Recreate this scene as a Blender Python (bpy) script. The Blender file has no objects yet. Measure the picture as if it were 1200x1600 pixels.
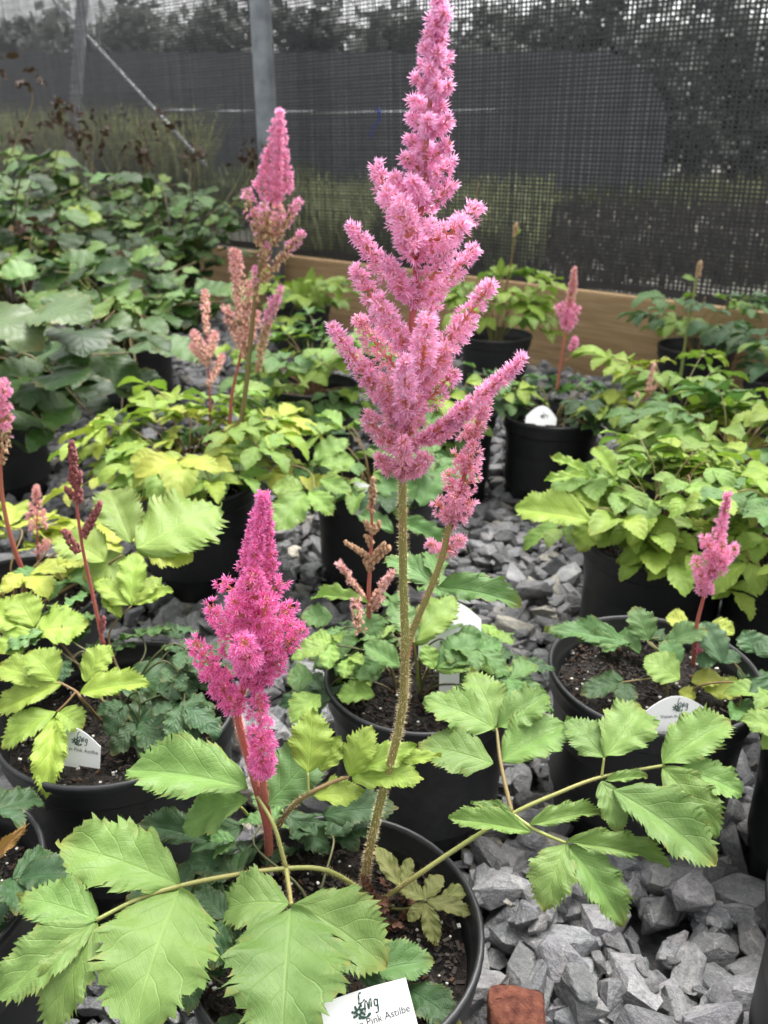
import bpy, bmesh, math, random
import numpy as np
from mathutils import Vector, Matrix, noise
R = math.radians
random.seed(7)
sc = bpy.context.scene
COL = sc.collection

# ------------------------------------------------------------------ camera
F = 1294.0            # focal length in pixels of the 1200x1600 photograph
PITCH = R(24.0)
CAM = Vector((0, 0, 0.61))
cd = bpy.data.cameras.new('camera')
cd.sensor_fit = 'VERTICAL'; cd.sensor_height = 24.0; cd.lens = 24.0 * F / 1600.0
cd.clip_start = 0.01; cd.clip_end = 500
cd.dof.use_dof = True; cd.dof.focus_distance = 0.47; cd.dof.aperture_fstop = 8.8
cam = bpy.data.objects.new('camera', cd); COL.objects.link(cam)
cam.location = CAM; cam.rotation_euler = (R(90) - PITCH, 0, 0)
sc.camera = cam

# ------------------------------------------------------------------ sky, sun, exposure
SUN_EL, SUN_AZ = R(62), R(35)      # azimuth clockwise from +Y
w = bpy.data.worlds.new('World'); sc.world = w; w.use_nodes = True
nt = w.node_tree; nt.nodes.clear()
sky = nt.nodes.new('ShaderNodeTexSky'); sky.sky_type = 'NISHITA'; sky.sun_disc = False
sky.sun_elevation = SUN_EL; sky.sun_rotation = SUN_AZ; sky.dust_density = 6.0; sky.air_density = 1.0; sky.ozone_density = 1.0
hs = nt.nodes.new('ShaderNodeHueSaturation'); hs.inputs['Saturation'].default_value = 0.12   # cloud cover
bg = nt.nodes.new('ShaderNodeBackground'); bg.inputs['Strength'].default_value = 0.15
wo = nt.nodes.new('ShaderNodeOutputWorld')
nt.links.new(sky.outputs[0], hs.inputs['Color']); nt.links.new(hs.outputs[0], bg.inputs['Color']); nt.links.new(bg.outputs[0], wo.inputs[0])
sd = bpy.data.lights.new('sun', 'SUN'); sd.energy = 1.25; sd.angle = R(45); sd.color = (1.0, 0.975, 0.93)
sun = bpy.data.objects.new('sun', sd); COL.objects.link(sun)
sdir = Vector((math.sin(SUN_AZ) * math.cos(SUN_EL), math.cos(SUN_AZ) * math.cos(SUN_EL), math.sin(SUN_EL)))
sun.rotation_euler = sdir.to_track_quat('Z', 'Y').to_euler(); sun.location = (2, 2, 5)
sc.view_settings.view_transform = 'Standard'; sc.view_settings.look = 'None'
sc.view_settings.exposure = 1.72; sc.view_settings.gamma = 1.0; sc.view_settings.use_curve_mapping = False

# ------------------------------------------------------------------ helpers
CP, SP = math.cos(PITCH), math.sin(PITCH)
def ray(px, py):
    u = (px - 600) / F; v = (py - 800) / F
    return Vector((u, CP - v * SP, -SP - v * CP))
def PZ(px, py, z):
    d = ray(px, py); return CAM + d * ((z - CAM.z) / d.z)
def PY(px, py, Y):
    d = ray(px, py); return CAM + d * (Y / d.y)
def depth(p):
    q = p - CAM; return q.y * CP - q.z * SP
def proj(p):
    q = p - CAM; d = q.y * CP - q.z * SP; u = q.x / d; v = -(q.y * SP + q.z * CP) / d
    return 600 + u * F, 800 + v * F, d
def lin(c):
    return c / 12.92 if c <= 0.04045 else ((c + 0.055) / 1.055) ** 2.4
def rgb(r, g, b, k=1.0):
    return (lin(r / 255) * k, lin(g / 255) * k, lin(b / 255) * k, 1)

class MB:
    def __init__(s): s.v = []; s.f = []; s.c = []; s.uv = []
    def tube(s, pts, rad, n=6, cap=True, col=None):
        pts = [Vector(p) for p in pts]
        if not isinstance(rad, (list, tuple)): rad = [rad] * len(pts)
        b0 = len(s.v); prev = None
        for i, p in enumerate(pts):
            t = (pts[min(i + 1, len(pts) - 1)] - pts[max(i - 1, 0)])
            if t.length < 1e-9: t = Vector((0, 0, 1))
            t.normalize()
            if prev is None:
                a = Vector((1, 0, 0)) if abs(t.x) < 0.8 else Vector((0, 1, 0))
                x = (a - t * a.dot(t)).normalized()
            else:
                x = (prev - t * prev.dot(t)).normalized()
            prev = x; y = t.cross(x)
            for k in range(n):
                an = 2 * math.pi * k / n
                s.v.append(p + (x * math.cos(an) + y * math.sin(an)) * rad[i])
                if col: s.c.append(col)
        for i in range(len(pts) - 1):
            for k in range(n):
                a = b0 + i * n + k; b = b0 + i * n + (k + 1) % n
                s.f.append((a, b, b + n, a + n))
        if cap:
            s.f.append(tuple(b0 + k for k in reversed(range(n))))
            e = b0 + (len(pts) - 1) * n
            s.f.append(tuple(e + k for k in range(n)))
    def box(s, c, ax, ay, az):
        c = Vector(c); b0 = len(s.v)
        for i in (-1, 1):
            for j in (-1, 1):
                for k in (-1, 1): s.v.append(c + ax * i + ay * j + az * k)
        for q in ((0, 1, 3, 2), (4, 6, 7, 5), (0, 4, 5, 1), (2, 3, 7, 6), (0, 2, 6, 4), (1, 5, 7, 3)):
            s.f.append(tuple(b0 + i for i in q))
    def mesh(s, name, mat, smooth=False):
        me = bpy.data.meshes.new(name)
        me.from_pydata([tuple(v) for v in s.v], [], s.f)
        if s.c:
            at = me.color_attributes.new('tint', 'FLOAT_COLOR', 'POINT')
            at.data.foreach_set('color', np.array(s.c, dtype=np.float32).ravel())
        if smooth: me.polygons.foreach_set('use_smooth', [True] * len(me.polygons))
        if mat: me.materials.append(mat)
        me.update()
        return me
    def build(s, name, mat, root=None, smooth=False):
        return link(name, s.mesh(name, mat, smooth), root)

def link(name, me, root=None, mw=None):
    """A mesh in world coordinates as a part of root (an Empty without rotation) or on its own."""
    o = bpy.data.objects.new(name, me); COL.objects.link(o)
    if root is not None:
        o.parent = root
        if root.type == 'EMPTY': o.location = -root.location
    if mw is not None: o.matrix_basis = (Matrix.Translation(-root.location) if root is not None and root.type == 'EMPTY' else Matrix()) @ mw
    return o
def tag(o, label=None, cat=None, group=None, kind=None):
    if label: o['label'] = label
    if cat: o['category'] = cat
    if group: o['group'] = group
    if kind: o['kind'] = kind
    return o
def thing(name, loc, label, cat, group=None):
    o = bpy.data.objects.new(name, None); COL.objects.link(o); o.location = loc; o.empty_display_size = 0.02
    return tag(o, label, cat, group)
def curve(pts, n=8):
    """Catmull-Rom through the points"""
    P = [Vector(p) for p in pts]
    if len(P) == 2: return [P[0].lerp(P[1], i / n) for i in range(n + 1)]
    out = []
    for i in range(len(P) - 1):
        p0 = P[max(i - 1, 0)]; p1 = P[i]; p2 = P[i + 1]; p3 = P[min(i + 2, len(P) - 1)]
        for k in range(n):
            t = k / n
            out.append(0.5 * ((2 * p1) + (p2 - p0) * t + (2 * p0 - 5 * p1 + 4 * p2 - p3) * t * t + (3 * p1 - p0 - 3 * p2 + p3) * t ** 3))
    out.append(P[-1]); return out
def lerp_list(vals, t):
    x = t * (len(vals) - 1); i = min(int(x), len(vals) - 2); return vals[i] + (vals[i + 1] - vals[i]) * (x - i)

# ------------------------------------------------------------------ materials
class NT:
    def __init__(s, name):
        s.m = bpy.data.materials.new(name); s.m.use_nodes = True; s.t = s.m.node_tree; s.t.nodes.clear()
        s.out = s.t.nodes.new('ShaderNodeOutputMaterial')
    def n(s, typ, **kw):
        nd = s.t.nodes.new('ShaderNode' + typ)
        for k, v in kw.items():
            if k in nd.inputs.keys(): s.set(nd, k, v)
            else: setattr(nd, k, v)
        return nd
    def set(s, nd, k, v):
        if hasattr(v, 'is_output'): s.t.links.new(v, nd.inputs[k])
        else: nd.inputs[k].default_value = v
    def math(s, op, a, b=None, clamp=False):
        nd = s.t.nodes.new('ShaderNodeMath'); nd.operation = op; nd.use_clamp = clamp
        s.set(nd, 0, a)
        if b is not None: s.set(nd, 1, b)
        return nd.outputs[0]
    def mix(s, f, a, b, blend='MIX'):
        nd = s.t.nodes.new('ShaderNodeMix'); nd.data_type = 'RGBA'; nd.blend_type = blend
        s.set(nd, 0, f); s.set(nd, 6, a); s.set(nd, 7, b); return nd.outputs[2]
    def ramp(s, f, stops):
        nd = s.t.nodes.new('ShaderNodeValToRGB'); cr = nd.color_ramp
        while len(cr.elements) < len(stops): cr.elements.new(0.5)
        for e, (p, c) in zip(cr.elements, stops): e.position = p; e.color = c
        s.set(nd, 0, f); return nd.outputs[0]
    def noise(s, scale, detail=4, rough=0.55, coord='Object', vec=None):
        if vec is None:
            tc = s.n('TexCoord'); vec = tc.outputs[coord]
        nd = s.n('TexNoise', Scale=scale, Detail=detail, Roughness=rough); s.t.links.new(vec, nd.inputs['Vector']); return nd.outputs[0]
    def bump(s, h, strength=0.4, dist=0.002):
        nd = s.n('Bump', Strength=strength, Distance=dist); s.t.links.new(h, nd.inputs['Height']); return nd.outputs[0]
    def pbsdf(s, **kw):
        nd = s.n('BsdfPrincipled'); 
        for k, v in kw.items(): s.set(nd, k.replace('_', ' '), v)
        return nd
    def done(s, sh): s.t.links.new(sh, s.out.inputs[0]); return s.m
G4 = lambda v: (v, v, v, 1)

def leaf_material(name, rough=0.5, quilt=0.4, vein_light=1.34, trans=0.28, lat=5.0, dew=False):
    M = NT(name)
    uv = M.n('UVMap'); sep = M.n('SeparateXYZ'); M.t.links.new(uv.outputs[0], sep.inputs[0])
    u = M.math('ABSOLUTE', M.math('SUBTRACT', M.math('MULTIPLY', sep.outputs[0], 2.0), 1.0)); t = sep.outputs[1]
    oi = M.n('ObjectInfo')
    rnd = M.math('MULTIPLY', oi.outputs['Random'], 37.0)
    vec = M.n('CombineXYZ'); M.t.links.new(sep.outputs[0], vec.inputs[0]); M.t.links.new(t, vec.inputs[1]); M.t.links.new(rnd, vec.inputs[2])
    n1 = M.noise(3.0, 4, 0.6, vec=vec.outputs[0]); n2 = M.noise(14.0, 3, 0.6, vec=vec.outputs[0])
    # midrib and side veins
    mid = M.math('SUBTRACT', 1.0, M.math('MULTIPLY', u, M.math('ADD', 9.0, M.math('MULTIPLY', t, 26.0))), True)
    ph = M.math('MULTIPLY', M.math('ADD', M.math('SUBTRACT', t, M.math('MULTIPLY', u, 0.34)), M.math('MULTIPLY', n1, 0.10)), lat)
    tri = M.math('ABSOLUTE', M.math('SUBTRACT', M.math('FRACT', ph), 0.5))          # 0 at the vein
    lat_v = M.math('SUBTRACT', 1.0, M.math('MULTIPLY', tri, 17.0), True)
    ph2 = M.math('MULTIPLY', M.math('ADD', t, M.math('MULTIPLY', u, 0.5)), lat * 3.1)
    tri2 = M.math('ABSOLUTE', M.math('SUBTRACT', M.math('FRACT', ph2), 0.5))
    ter = M.math('MULTIPLY', M.math('SUBTRACT', 1.0, M.math('MULTIPLY', tri2, 7.0), True), 0.22)
    vein = M.math('MAXIMUM', mid, M.math('MAXIMUM', M.math('MULTIPLY', lat_v, 0.62), ter))
    c0 = oi.outputs['Color']
    dark = M.mix(1.0, c0, (0.60, 0.70, 0.52, 1), 'MULTIPLY'); lite = M.mix(1.0, c0, (vein_light - .02, vein_light, vein_light * .95, 1), 'MULTIPLY')
    base = M.mix(M.ramp(n1, [(0.32, G4(0)), (0.68, G4(1))]), dark, c0)
    base = M.mix(M.math('MULTIPLY', n2, 0.30), base, lite)
    base = M.mix(M.math('MULTIPLY', M.ramp(n2, [(.55, G4(0)), (.75, G4(1))]), .5), base, dark)
    base = M.mix(M.math('MULTIPLY', vein, 0.6), base, lite)
    base = M.mix(M.math('MULTIPLY', M.math('MULTIPLY', M.math('SUBTRACT', 1.0, u, True), M.math('SUBTRACT', 1.0, t, True)), 0.5), base, lite)
    # brown spots and nibbled tips
    edge = M.math('MULTIPLY', M.math('POWER', u, 6.0), M.ramp(n2, [(0.52, G4(0)), (0.62, G4(1))]))
    tip = M.math('MULTIPLY', M.math('POWER', t, 14.0), M.math('GREATER_THAN', oi.outputs['Random'], 0.55))
    base = M.mix(M.math('MULTIPLY', M.math('MAXIMUM', edge, tip), 0.45), base, rgb(150, 120, 60))
    hgt = M.math('SUBTRACT', M.math('MULTIPLY', M.math('MULTIPLY', tri, 2.0), quilt), M.math('MULTIPLY', vein, 0.55))
    hgt = M.math('ADD', hgt, M.math('MULTIPLY', n2, 0.5))
    nrm = M.bump(hgt, 0.42, 0.0018)
    p = M.pbsdf(Base_Color=base, Roughness=rough, Normal=nrm, Specular_IOR_Level=0.35)
    tr = M.n('BsdfTranslucent', Normal=nrm); M.t.links.new(M.mix(1.0, base, (1.0, 1.15, 0.75, 1), 'MULTIPLY'), tr.inputs[0])
    mx = M.n('MixShader'); mx.inputs[0].default_value = trans
    M.t.links.new(p.outputs[0], mx.inputs[1]); M.t.links.new(tr.outputs[0], mx.inputs[2])
    return M.done(mx.outputs[0])
M_LEAF = leaf_material('astilbe_leaf')
M_DARKLEAF = leaf_material('bramble_leaf', rough=0.42, quilt=0.45, vein_light=1.25, trans=0.15, lat=8)

def tint_material(name, rough=0.7, trans=0.25, spec=0.2):
    M = NT(name); a = M.n('Attribute', attribute_name='tint')
    p = M.pbsdf(Base_Color=a.outputs[0], Roughness=rough, Specular_IOR_Level=spec)
    if trans <= 0: return M.done(p.outputs[0])
    tr = M.n('BsdfTranslucent'); M.t.links.new(a.outputs[0], tr.inputs[0])
    mx = M.n('MixShader'); mx.inputs[0].default_value = trans
    M.t.links.new(p.outputs[0], mx.inputs[1]); M.t.links.new(tr.outputs[0], mx.inputs[2])
    return M.done(mx.outputs[0])
M_PETAL = tint_material('petals', 0.75, 0.45, 0.1)
M_BUD = tint_material('buds', 0.55, 0.0, 0.3)
M_TINT = tint_material('tinted', 0.8, 0.0, 0.2)
M_BLADE = tint_material('grass_blades', 0.6, 0.3, 0.2)

def stem_material(name, c1, c2, scale=60):
    M = NT(name); n = M.noise(scale, 4); n2 = M.noise(9, 2)
    c = M.mix(M.ramp(n2, [(0.35, G4(0)), (0.65, G4(1))]), c1, c2)
    c = M.mix(M.math('MULTIPLY', n, 0.5), c, M.mix(1.0, c, G4(1.5), 'MULTIPLY'))
    p = M.pbsdf(Base_Color=c, Roughness=0.55, Normal=M.bump(n, 0.3, 0.001)); return M.done(p.outputs[0])
S_GREEN = stem_material('stem_green', rgb(120, 118, 62), rgb(128, 105, 62))
S_RED = stem_material('stem_red', rgb(150, 74, 70), rgb(160, 96, 78))
S_STALK = stem_material('stalk_green', rgb(140, 156, 80, .75), rgb(146, 140, 80, .75))
S_BROWN = stem_material('stalk_brown', rgb(128, 96, 64, .8), rgb(118, 116, 66, .8))
S_DIM = stem_material('stalk_dim', rgb(104, 92, 58, .6), rgb(84, 96, 54, .6))
S_CANE = stem_material('cane', rgb(120, 96, 66), rgb(88, 92, 52))
S_HAIR = stem_material('hair', rgb(205, 195, 150), rgb(190, 160, 130))
S_PINKHAIR = stem_material('hair_pink', rgb(200, 130, 120), rgb(190, 110, 110))

def pot_material():
    M = NT('black_plastic')
    n = M.noise(9, 5, 0.6); n2 = M.noise(160, 3, 0.7)
    tc = M.n('TexCoord'); mp = M.n('Mapping'); M.t.links.new(tc.outputs['Object'], mp.inputs[0]); mp.inputs['Scale'].default_value = (40, 40, 260)
    n3 = M.noise(1.0, 2, 0.5, vec=mp.outputs[0])
    dust = M.math('MULTIPLY', M.ramp(n, [(0.42, G4(0)), (0.75, G4(1))]), M.ramp(n2, [(0.3, G4(0)), (0.7, G4(1))]))
    c = M.mix(M.math('MULTIPLY', dust, 0.35), (0.011, 0.0115, 0.0125, 1), (0.075, 0.073, 0.07, 1))
    r = M.math('ADD', 0.30, M.math('MULTIPLY', n, 0.3))
    p = M.pbsdf(Base_Color=c, Roughness=r, Normal=M.bump(M.math('ADD', n3, M.math('MULTIPLY', n2, .4)), 0.12, 0.001), Specular_IOR_Level=0.45)
    return M.done(p.outputs[0])
M_POT = pot_material()
def soil_material():
    M = NT('potting_soil'); n = M.noise(90, 6, 0.7); n2 = M.noise(260, 4, 0.7)
    c = M.ramp(n, [(0.3, (0.008, 0.006, 0.005, 1)), (0.55, (0.022, 0.016, 0.012, 1)), (0.8, (0.06, 0.042, 0.03, 1))])
    p = M.pbsdf(Base_Color=c, Roughness=0.85, Normal=M.bump(M.math('ADD', n, n2), 0.9, 0.006)); return M.done(p.outputs[0])
M_SOIL = soil_material()

def stone_material(name, use_attr):
    M = NT(name)
    tc = M.n('TexCoord'); oi = M.n('ObjectInfo')
    if use_attr:
        c0 = M.n('Attribute', attribute_name='tint').outputs[0]; vec = tc.outputs['Object']
    else:
        c0 = oi.outputs['Color']
        add = M.n('VectorMath', operation='ADD'); M.t.links.new(tc.outputs['Object'], add.inputs[0])
        cx = M.n('CombineXYZ'); M.t.links.new(M.math('MULTIPLY', oi.outputs['Random'], 9.0), cx.inputs[0]); M.t.links.new(cx.outputs[0], add.inputs[1]); vec = add.outputs[0]
    n1 = M.noise(45, 5, 0.65, vec=vec); n2 = M.noise(260, 5, 0.7, vec=vec); n4 = M.noise(900, 3, 0.7, vec=vec)
    mp = M.n('Mapping'); M.t.links.new(vec, mp.inputs[0]); mp.inputs['Scale'].default_value = (60, 160, 420); mp.inputs['Rotation'].default_value = (.3, .2, .1)
    n3 = M.noise(1.0, 5, 0.65, vec=mp.outputs[0])                       # slaty cleavage
    v = M.n('TexVoronoi', feature='DISTANCE_TO_EDGE', Scale=55.0); M.t.links.new(vec, v.inputs['Vector'])
    wob = M.math('ADD', v.outputs['Distance'], M.math('MULTIPLY', M.math('SUBTRACT', n2, 0.5), 0.12))
    vein = M.math('MULTIPLY', M.math('SUBTRACT', 1.0, M.math('MULTIPLY', M.math('ABSOLUTE', wob), 40.0), True), M.ramp(n1, [(0.5, G4(0)), (0.62, G4(1))]))
    c = M.mix(M.ramp(n1, [(0.3, G4(0)), (0.7, G4(1))]), M.mix(1.0, c0, G4(0.72), 'MULTIPLY'), M.mix(1.0, c0, G4(1.3), 'MULTIPLY'))
    c = M.mix(M.math('MULTIPLY', M.ramp(n3, [(0.47, G4(0)), (0.62, G4(1))]), 0.55), c, M.mix(1.0, c0, (1.75, 1.7, 1.62, 1), 'MULTIPLY'))
    c = M.mix(M.math('MULTIPLY', M.ramp(n4, [(0.52, G4(0)), (0.66, G4(1))]), 0.45), c, M.mix(1.0, c0, G4(2.3), 'MULTIPLY'))
    c = M.mix(M.math('MULTIPLY', M.ramp(n2, [(0.50, G4(0)), (0.62, G4(1))]), 0.5), c, M.mix(1.0, c0, (.48, .47, .46, 1), 'MULTIPLY'))
    c = M.mix(M.math('MULTIPLY', M.ramp(n1, [(0.60, G4(0)), (0.66, G4(1))]), 0.35), c, M.mix(1.0, c0, (2.2, 2.05, 1.8, 1), 'MULTIPLY'))
    c = M.mix(M.math('MULTIPLY', vein, 0.6), c, (0.42, 0.40, 0.37, 1))
    h = M.math('ADD', M.math('ADD', M.math('MULTIPLY', n2, 0.6), M.math('MULTIPLY', n3, 0.8)), M.math('MULTIPLY', n1, 1.2))
    p = M.pbsdf(Base_Color=c, Roughness=0.62, Normal=M.bump(h, 0.9, 0.0030), Specular_IOR_Level=0.45); return M.done(p.outputs[0])
M_STONE = stone_material('slate_chip', False); M_GRAVEL = stone_material('slate_gravel', True)

def simple(name, c, rough=0.6, metal=0.0, nscale=None, c2=None, bump=0.2, dist=0.002, spec=0.5):
    M = NT(name)
    if nscale:
        n = M.noise(nscale, 5, 0.6); col = M.mix(M.ramp(n, [(0.35, G4(0)), (0.65, G4(1))]), c, c2 or c)
        p = M.pbsdf(Base_Color=col, Roughness=rough, Metallic=metal, Normal=M.bump(n, bump, dist), Specular_IOR_Level=spec)
    else: p = M.pbsdf(Base_Color=c, Roughness=rough, Metallic=metal, Specular_IOR_Level=spec)
    return M.done(p.outputs[0])

# ------------------------------------------------------------------ the setting
def sheet(name, pts, z, mat):
    mb = MB(); mb.v = [Vector((x, y, z)) for x, y in pts]; mb.f = [tuple(range(len(pts)))]
    return tag(mb.build(name, mat), kind='structure')
Mg = NT('field_ground')
na = Mg.noise(1.3, 6, 0.65); nb = Mg.noise(9, 5, 0.7)
cg = Mg.mix(Mg.ramp(na, [(0.42, G4(0)), (0.6, G4(1))]), (0.045, 0.037, 0.032, 1), (0.055, 0.06, 0.03, 1))
cg = Mg.mix(Mg.math('MULTIPLY', nb, 0.6), cg, (0.055, 0.048, 0.044, 1))
M_FIELD = Mg.done(Mg.pbsdf(Base_Color=cg, Roughness=0.9, Normal=Mg.bump(nb, 0.8, 0.05)).outputs[0])
sheet('ground', [(-200, -60), (200, -60), (200, 300), (-200, 300)], -0.012, M_FIELD)
# the fence line, from the two points of the board's top edge seen in the picture
BOARD_H = 0.24
fa = PZ(490, 405, BOARD_H); fb = PZ(1200, 490, BOARD_H); fa.z = fb.z = 0
FD = (fb - fa).normalized(); FN = Vector((-FD.y, FD.x, 0))          # FN points away from the camera
if FN.y < 0: FN = -FN
def FP(s, z=0, off=0): p = fa + FD * s + FN * off; return Vector((p.x, p.y, z))
def fence_s(px, z=0.3):
    lo, hi = -4.0, 4.0
    for _ in range(50):
        m = (lo + hi) / 2
        if proj(FP(m, z))[0] < px: lo = m
        else: hi = m
    return lo
S0, S1 = -3.4, 2.6
g0, g1 = FP(S0, 0, -0.03), FP(S1, 0, -0.03)
M_BED = simple('gravel_bed_dust', (0.03, 0.03, 0.031, 1), 0.9, 0, 120, (0.075, 0.074, 0.072, 1), 0.8, 0.006)
bed = sheet('gravel_bed', [(g0.x, g0.y), (-3.2, -0.6), (2.6, -0.6), (g1.x, g1.y)], -0.006, M_BED)

# ------------------------------------------------------------------ wooden baseboard
Mw = NT('board_wood')
tc = Mw.n('TexCoord'); mr = Mw.n('Mapping'); Mw.t.links.new(tc.outputs['Object'], mr.inputs[0]); mr.inputs['Rotation'].default_value = (0, 0, -math.atan2(FD.y, FD.x))
mp = Mw.n('Mapping'); Mw.t.links.new(mr.outputs[0], mp.inputs[0]); mp.inputs['Scale'].default_value = (2.2, 30, 30)
ng = Mw.noise(1.0, 5, 0.6, vec=mp.outputs[0])
mp2 = Mw.n('Mapping'); Mw.t.links.new(mr.outputs[0], mp2.inputs[0]); mp2.inputs['Scale'].default_value = (9, 300, 260)
ng2 = Mw.noise(1.0, 4, 0.6, vec=mp2.outputs[0]); nd = Mw.noise(3, 4)
cw = Mw.ramp(ng, [(0.32, rgb(128, 100, 68, 1.2)), (0.44, rgb(176, 146, 104, 1.2)), (0.54, rgb(150, 120, 82, 1.2)), (0.68, rgb(196, 168, 126, 1.2))])
cw = Mw.mix(Mw.math('MULTIPLY', ng2, 0.4), cw, rgb(120, 92, 62, .8))
cw = Mw.mix(Mw.math('MULTIPLY', nd, 0.35), cw, rgb(140, 128, 104, .8))
M_WOOD = Mw.done(Mw.pbsdf(Base_Color=cw, Roughness=0.75, Normal=Mw.bump(ng2, 0.35, 0.002)).outputs[0])
def plank(s0, s1, z0, z1, o0, o1, name, root=None):
    bm = bmesh.new(); n = 24
    vs = []
    for i in range(n + 1):
        s = s0 + (s1 - s0) * i / n; wv = 0.003 * math.sin(s * 3.1)
        vs.append([bm.verts.new(FP(s, z, o + wv)) for z, o in ((z0, o0), (z1, o0), (z1, o1), (z0, o1))])
    for i in range(n):
        for k in range(4): bm.faces.new((vs[i][k], vs[i][(k + 1) % 4], vs[i + 1][(k + 1) % 4], vs[i + 1][k]))
    bm.faces.new(vs[0]); bm.faces.new(list(reversed(vs[-1])))
    bmesh.ops.recalc_face_normals(bm, faces=bm.faces)
    es = [e for e in bm.edges if len(e.link_faces) == 2 and abs(e.calc_face_angle(0)) > 1.2]
    bmesh.ops.bevel(bm, geom=es, offset=0.004, segments=2, affect='EDGES')
    me = bpy.data.meshes.new(name); bm.to_mesh(me); bm.free(); me.materials.append(M_WOOD)
    return link(name, me, root)
bd = thing('baseboard', FP(0, 0, 0), 'long tan timber baseboard along the foot of the dark shade netting', 'board')
plank(S0, 0.262, 0, BOARD_H, 0.0, 0.038, 'plank', bd); plank(0.265, S1, 0, BOARD_H, 0.001, 0.039, 'plank', bd)

# ------------------------------------------------------------------ shade netting
M_NET = simple('net_thread', (0.016, 0.016, 0.018, 1), 0.5, 0, 40, (0.03, 0.03, 0.033, 1), 0.2)
M_TAPE = simple('net_tape', (0.034, 0.035, 0.038, 1), 0.55, 0, 25, (0.062, 0.063, 0.068, 1), 0.2)
net = thing('shade_netting', FP(0, BOARD_H, 0.045), 'wide wall of dark grey woven shade netting above the timber board', 'netting')
NET_Z0, NET_Z1 = 0.205, 2.3
def net_off(s, z):
    return 0.052 + 0.010 * math.sin(s * 2.3 + z * 1.7) + 0.006 * math.sin(s * 5.1 - z * 4.0 + 1)
def strip(mb, pts, wv):
    b = len(mb.v)
    for p in pts: mb.v += [p - wv, p + wv]
    for i in range(len(pts) - 1): mb.f.append((b + 2 * i, b + 2 * i + 1, b + 2 * i + 3, b + 2 * i + 2))
rn = random.Random(3)
mv = MB(); s = S0; PW, PH = 0.0124, 0.0106
while s < S1:
    j = rn.uniform(-.0016, .0016); ww = rn.uniform(.0028, .0041); pts = []
    for i in range(15):
        z = NET_Z0 + (NET_Z1 - NET_Z0) * i / 14
        sx = s + j + 0.004 * math.sin(z * 3 + s * 1.3) + 0.0012 * rn.uniform(-1, 1)
        pts.append(FP(sx, z, net_off(s, z)))
    strip(mv, pts, FD * ww); s += PW
o = mv.build('tape', M_TAPE, net); o['kind'] = 'stuff'
mh = MB(); z = NET_Z0
while z < NET_Z1:
    ww = rn.uniform(.0019, .0027); pts = []
    for i in range(61):
        s = S0 + (S1 - S0) * i / 60
        pts.append(FP(s, z + 0.003 * math.sin(s * 2.1 + z) + 0.0008 * rn.uniform(-1, 1), net_off(s, z) - 0.0025))
    strip(mh, pts, Vector((0, 0, ww))); z += PH
o = mh.build('thread', M_NET, net); o['kind'] = 'stuff'
mh = MB()
strip(mh, [FP(S0 + (S1 - S0) * i / 40, 0.253 + .003 * math.sin(i * 1.7), 0.0445) for i in range(41)], Vector((0, 0, .011)))
mh.build('hem', M_NET, net)

# posts, brace, rope
M_STEEL = simple('galvanised_steel', rgb(150, 156, 160, .9), 0.5, 0.35, 14, rgb(118, 124, 130, .9), 0.15, 0.002)
sp = fence_s(431, 0.9)
pb = FP(sp, 0, -0.055)
mb = MB(); mb.tube([pb + Vector((-.006 * k / 2.3, 0, k)) for k in (0, .6, 1.2, 1.8, 2.4)], 0.034, 24)
post = thing('steel_post', pb, 'thick galvanised steel pipe post in front of the netting', 'post')
mb.build('pipe', M_STEEL, post, True)
mb = MB(); mb.tube([pb + Vector((0, 0, 0)), pb + Vector((0, 0, .05))], 0.041, 24); mb.build('collar', M_STEEL, post, True)
M_PIPE = simple('white_pipe', rgb(205, 208, 212), 0.5, 0, 20, rgb(170, 174, 180), 0.1)
p0 = PY(133, -60, 5.6); p1 = PY(113, 230, 5.45); p1 = p0 + (p1 - p0) * 1.6; p1.z = max(p1.z, 0)
mb = MB(); mb.tube([p0 + (p0 - p1) * .3, p0, p1], 0.035, 12)
tag(mb.build('leaning_pole', M_PIPE, None, True), 'pale leaning pole showing through the netting above the dark bramble', 'pole')
q0 = PY(80, -5, 5.7); q1 = PY(300, 235, 5.45)
mb = MB(); mb.tube([q0 + (q0 - q1) * .2, q0, q1, q1 + (q1 - q0) * .1], 0.010, 8)
tag(mb.build('brace_cable', M_PIPE, None, True), 'thin pale diagonal brace crossing behind the netting', 'cable')
r0 = PY(250, 172, 5.3); r1 = PY(780, 173, 5.0)
mb = MB(); mb.tube(curve([r0, r0.lerp(r1, .5) + Vector((0, 0, -.01)), r1], 6), 0.007, 6)
tag(mb.build('rope', M_PIPE, None, True), 'thin white rope stretched level behind the netting', 'rope')
M_BLUE = simple('blue_strap', rgb(50, 80, 190), 0.6)
b0 = PY(588, 168, 5.08); mb = MB()
mb.tube(curve([b0, b0 + Vector((.02, 0, -.05)), b0 + Vector((-.015, 0, -.10)), b0 + Vector((-.03, 0, -.15))], 5), [.007, .010, .010, .011] + [.010] * 12, 6)
tag(mb.build('strap', M_BLUE), 'short blue strap hanging from the white rope', 'strap')

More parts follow.
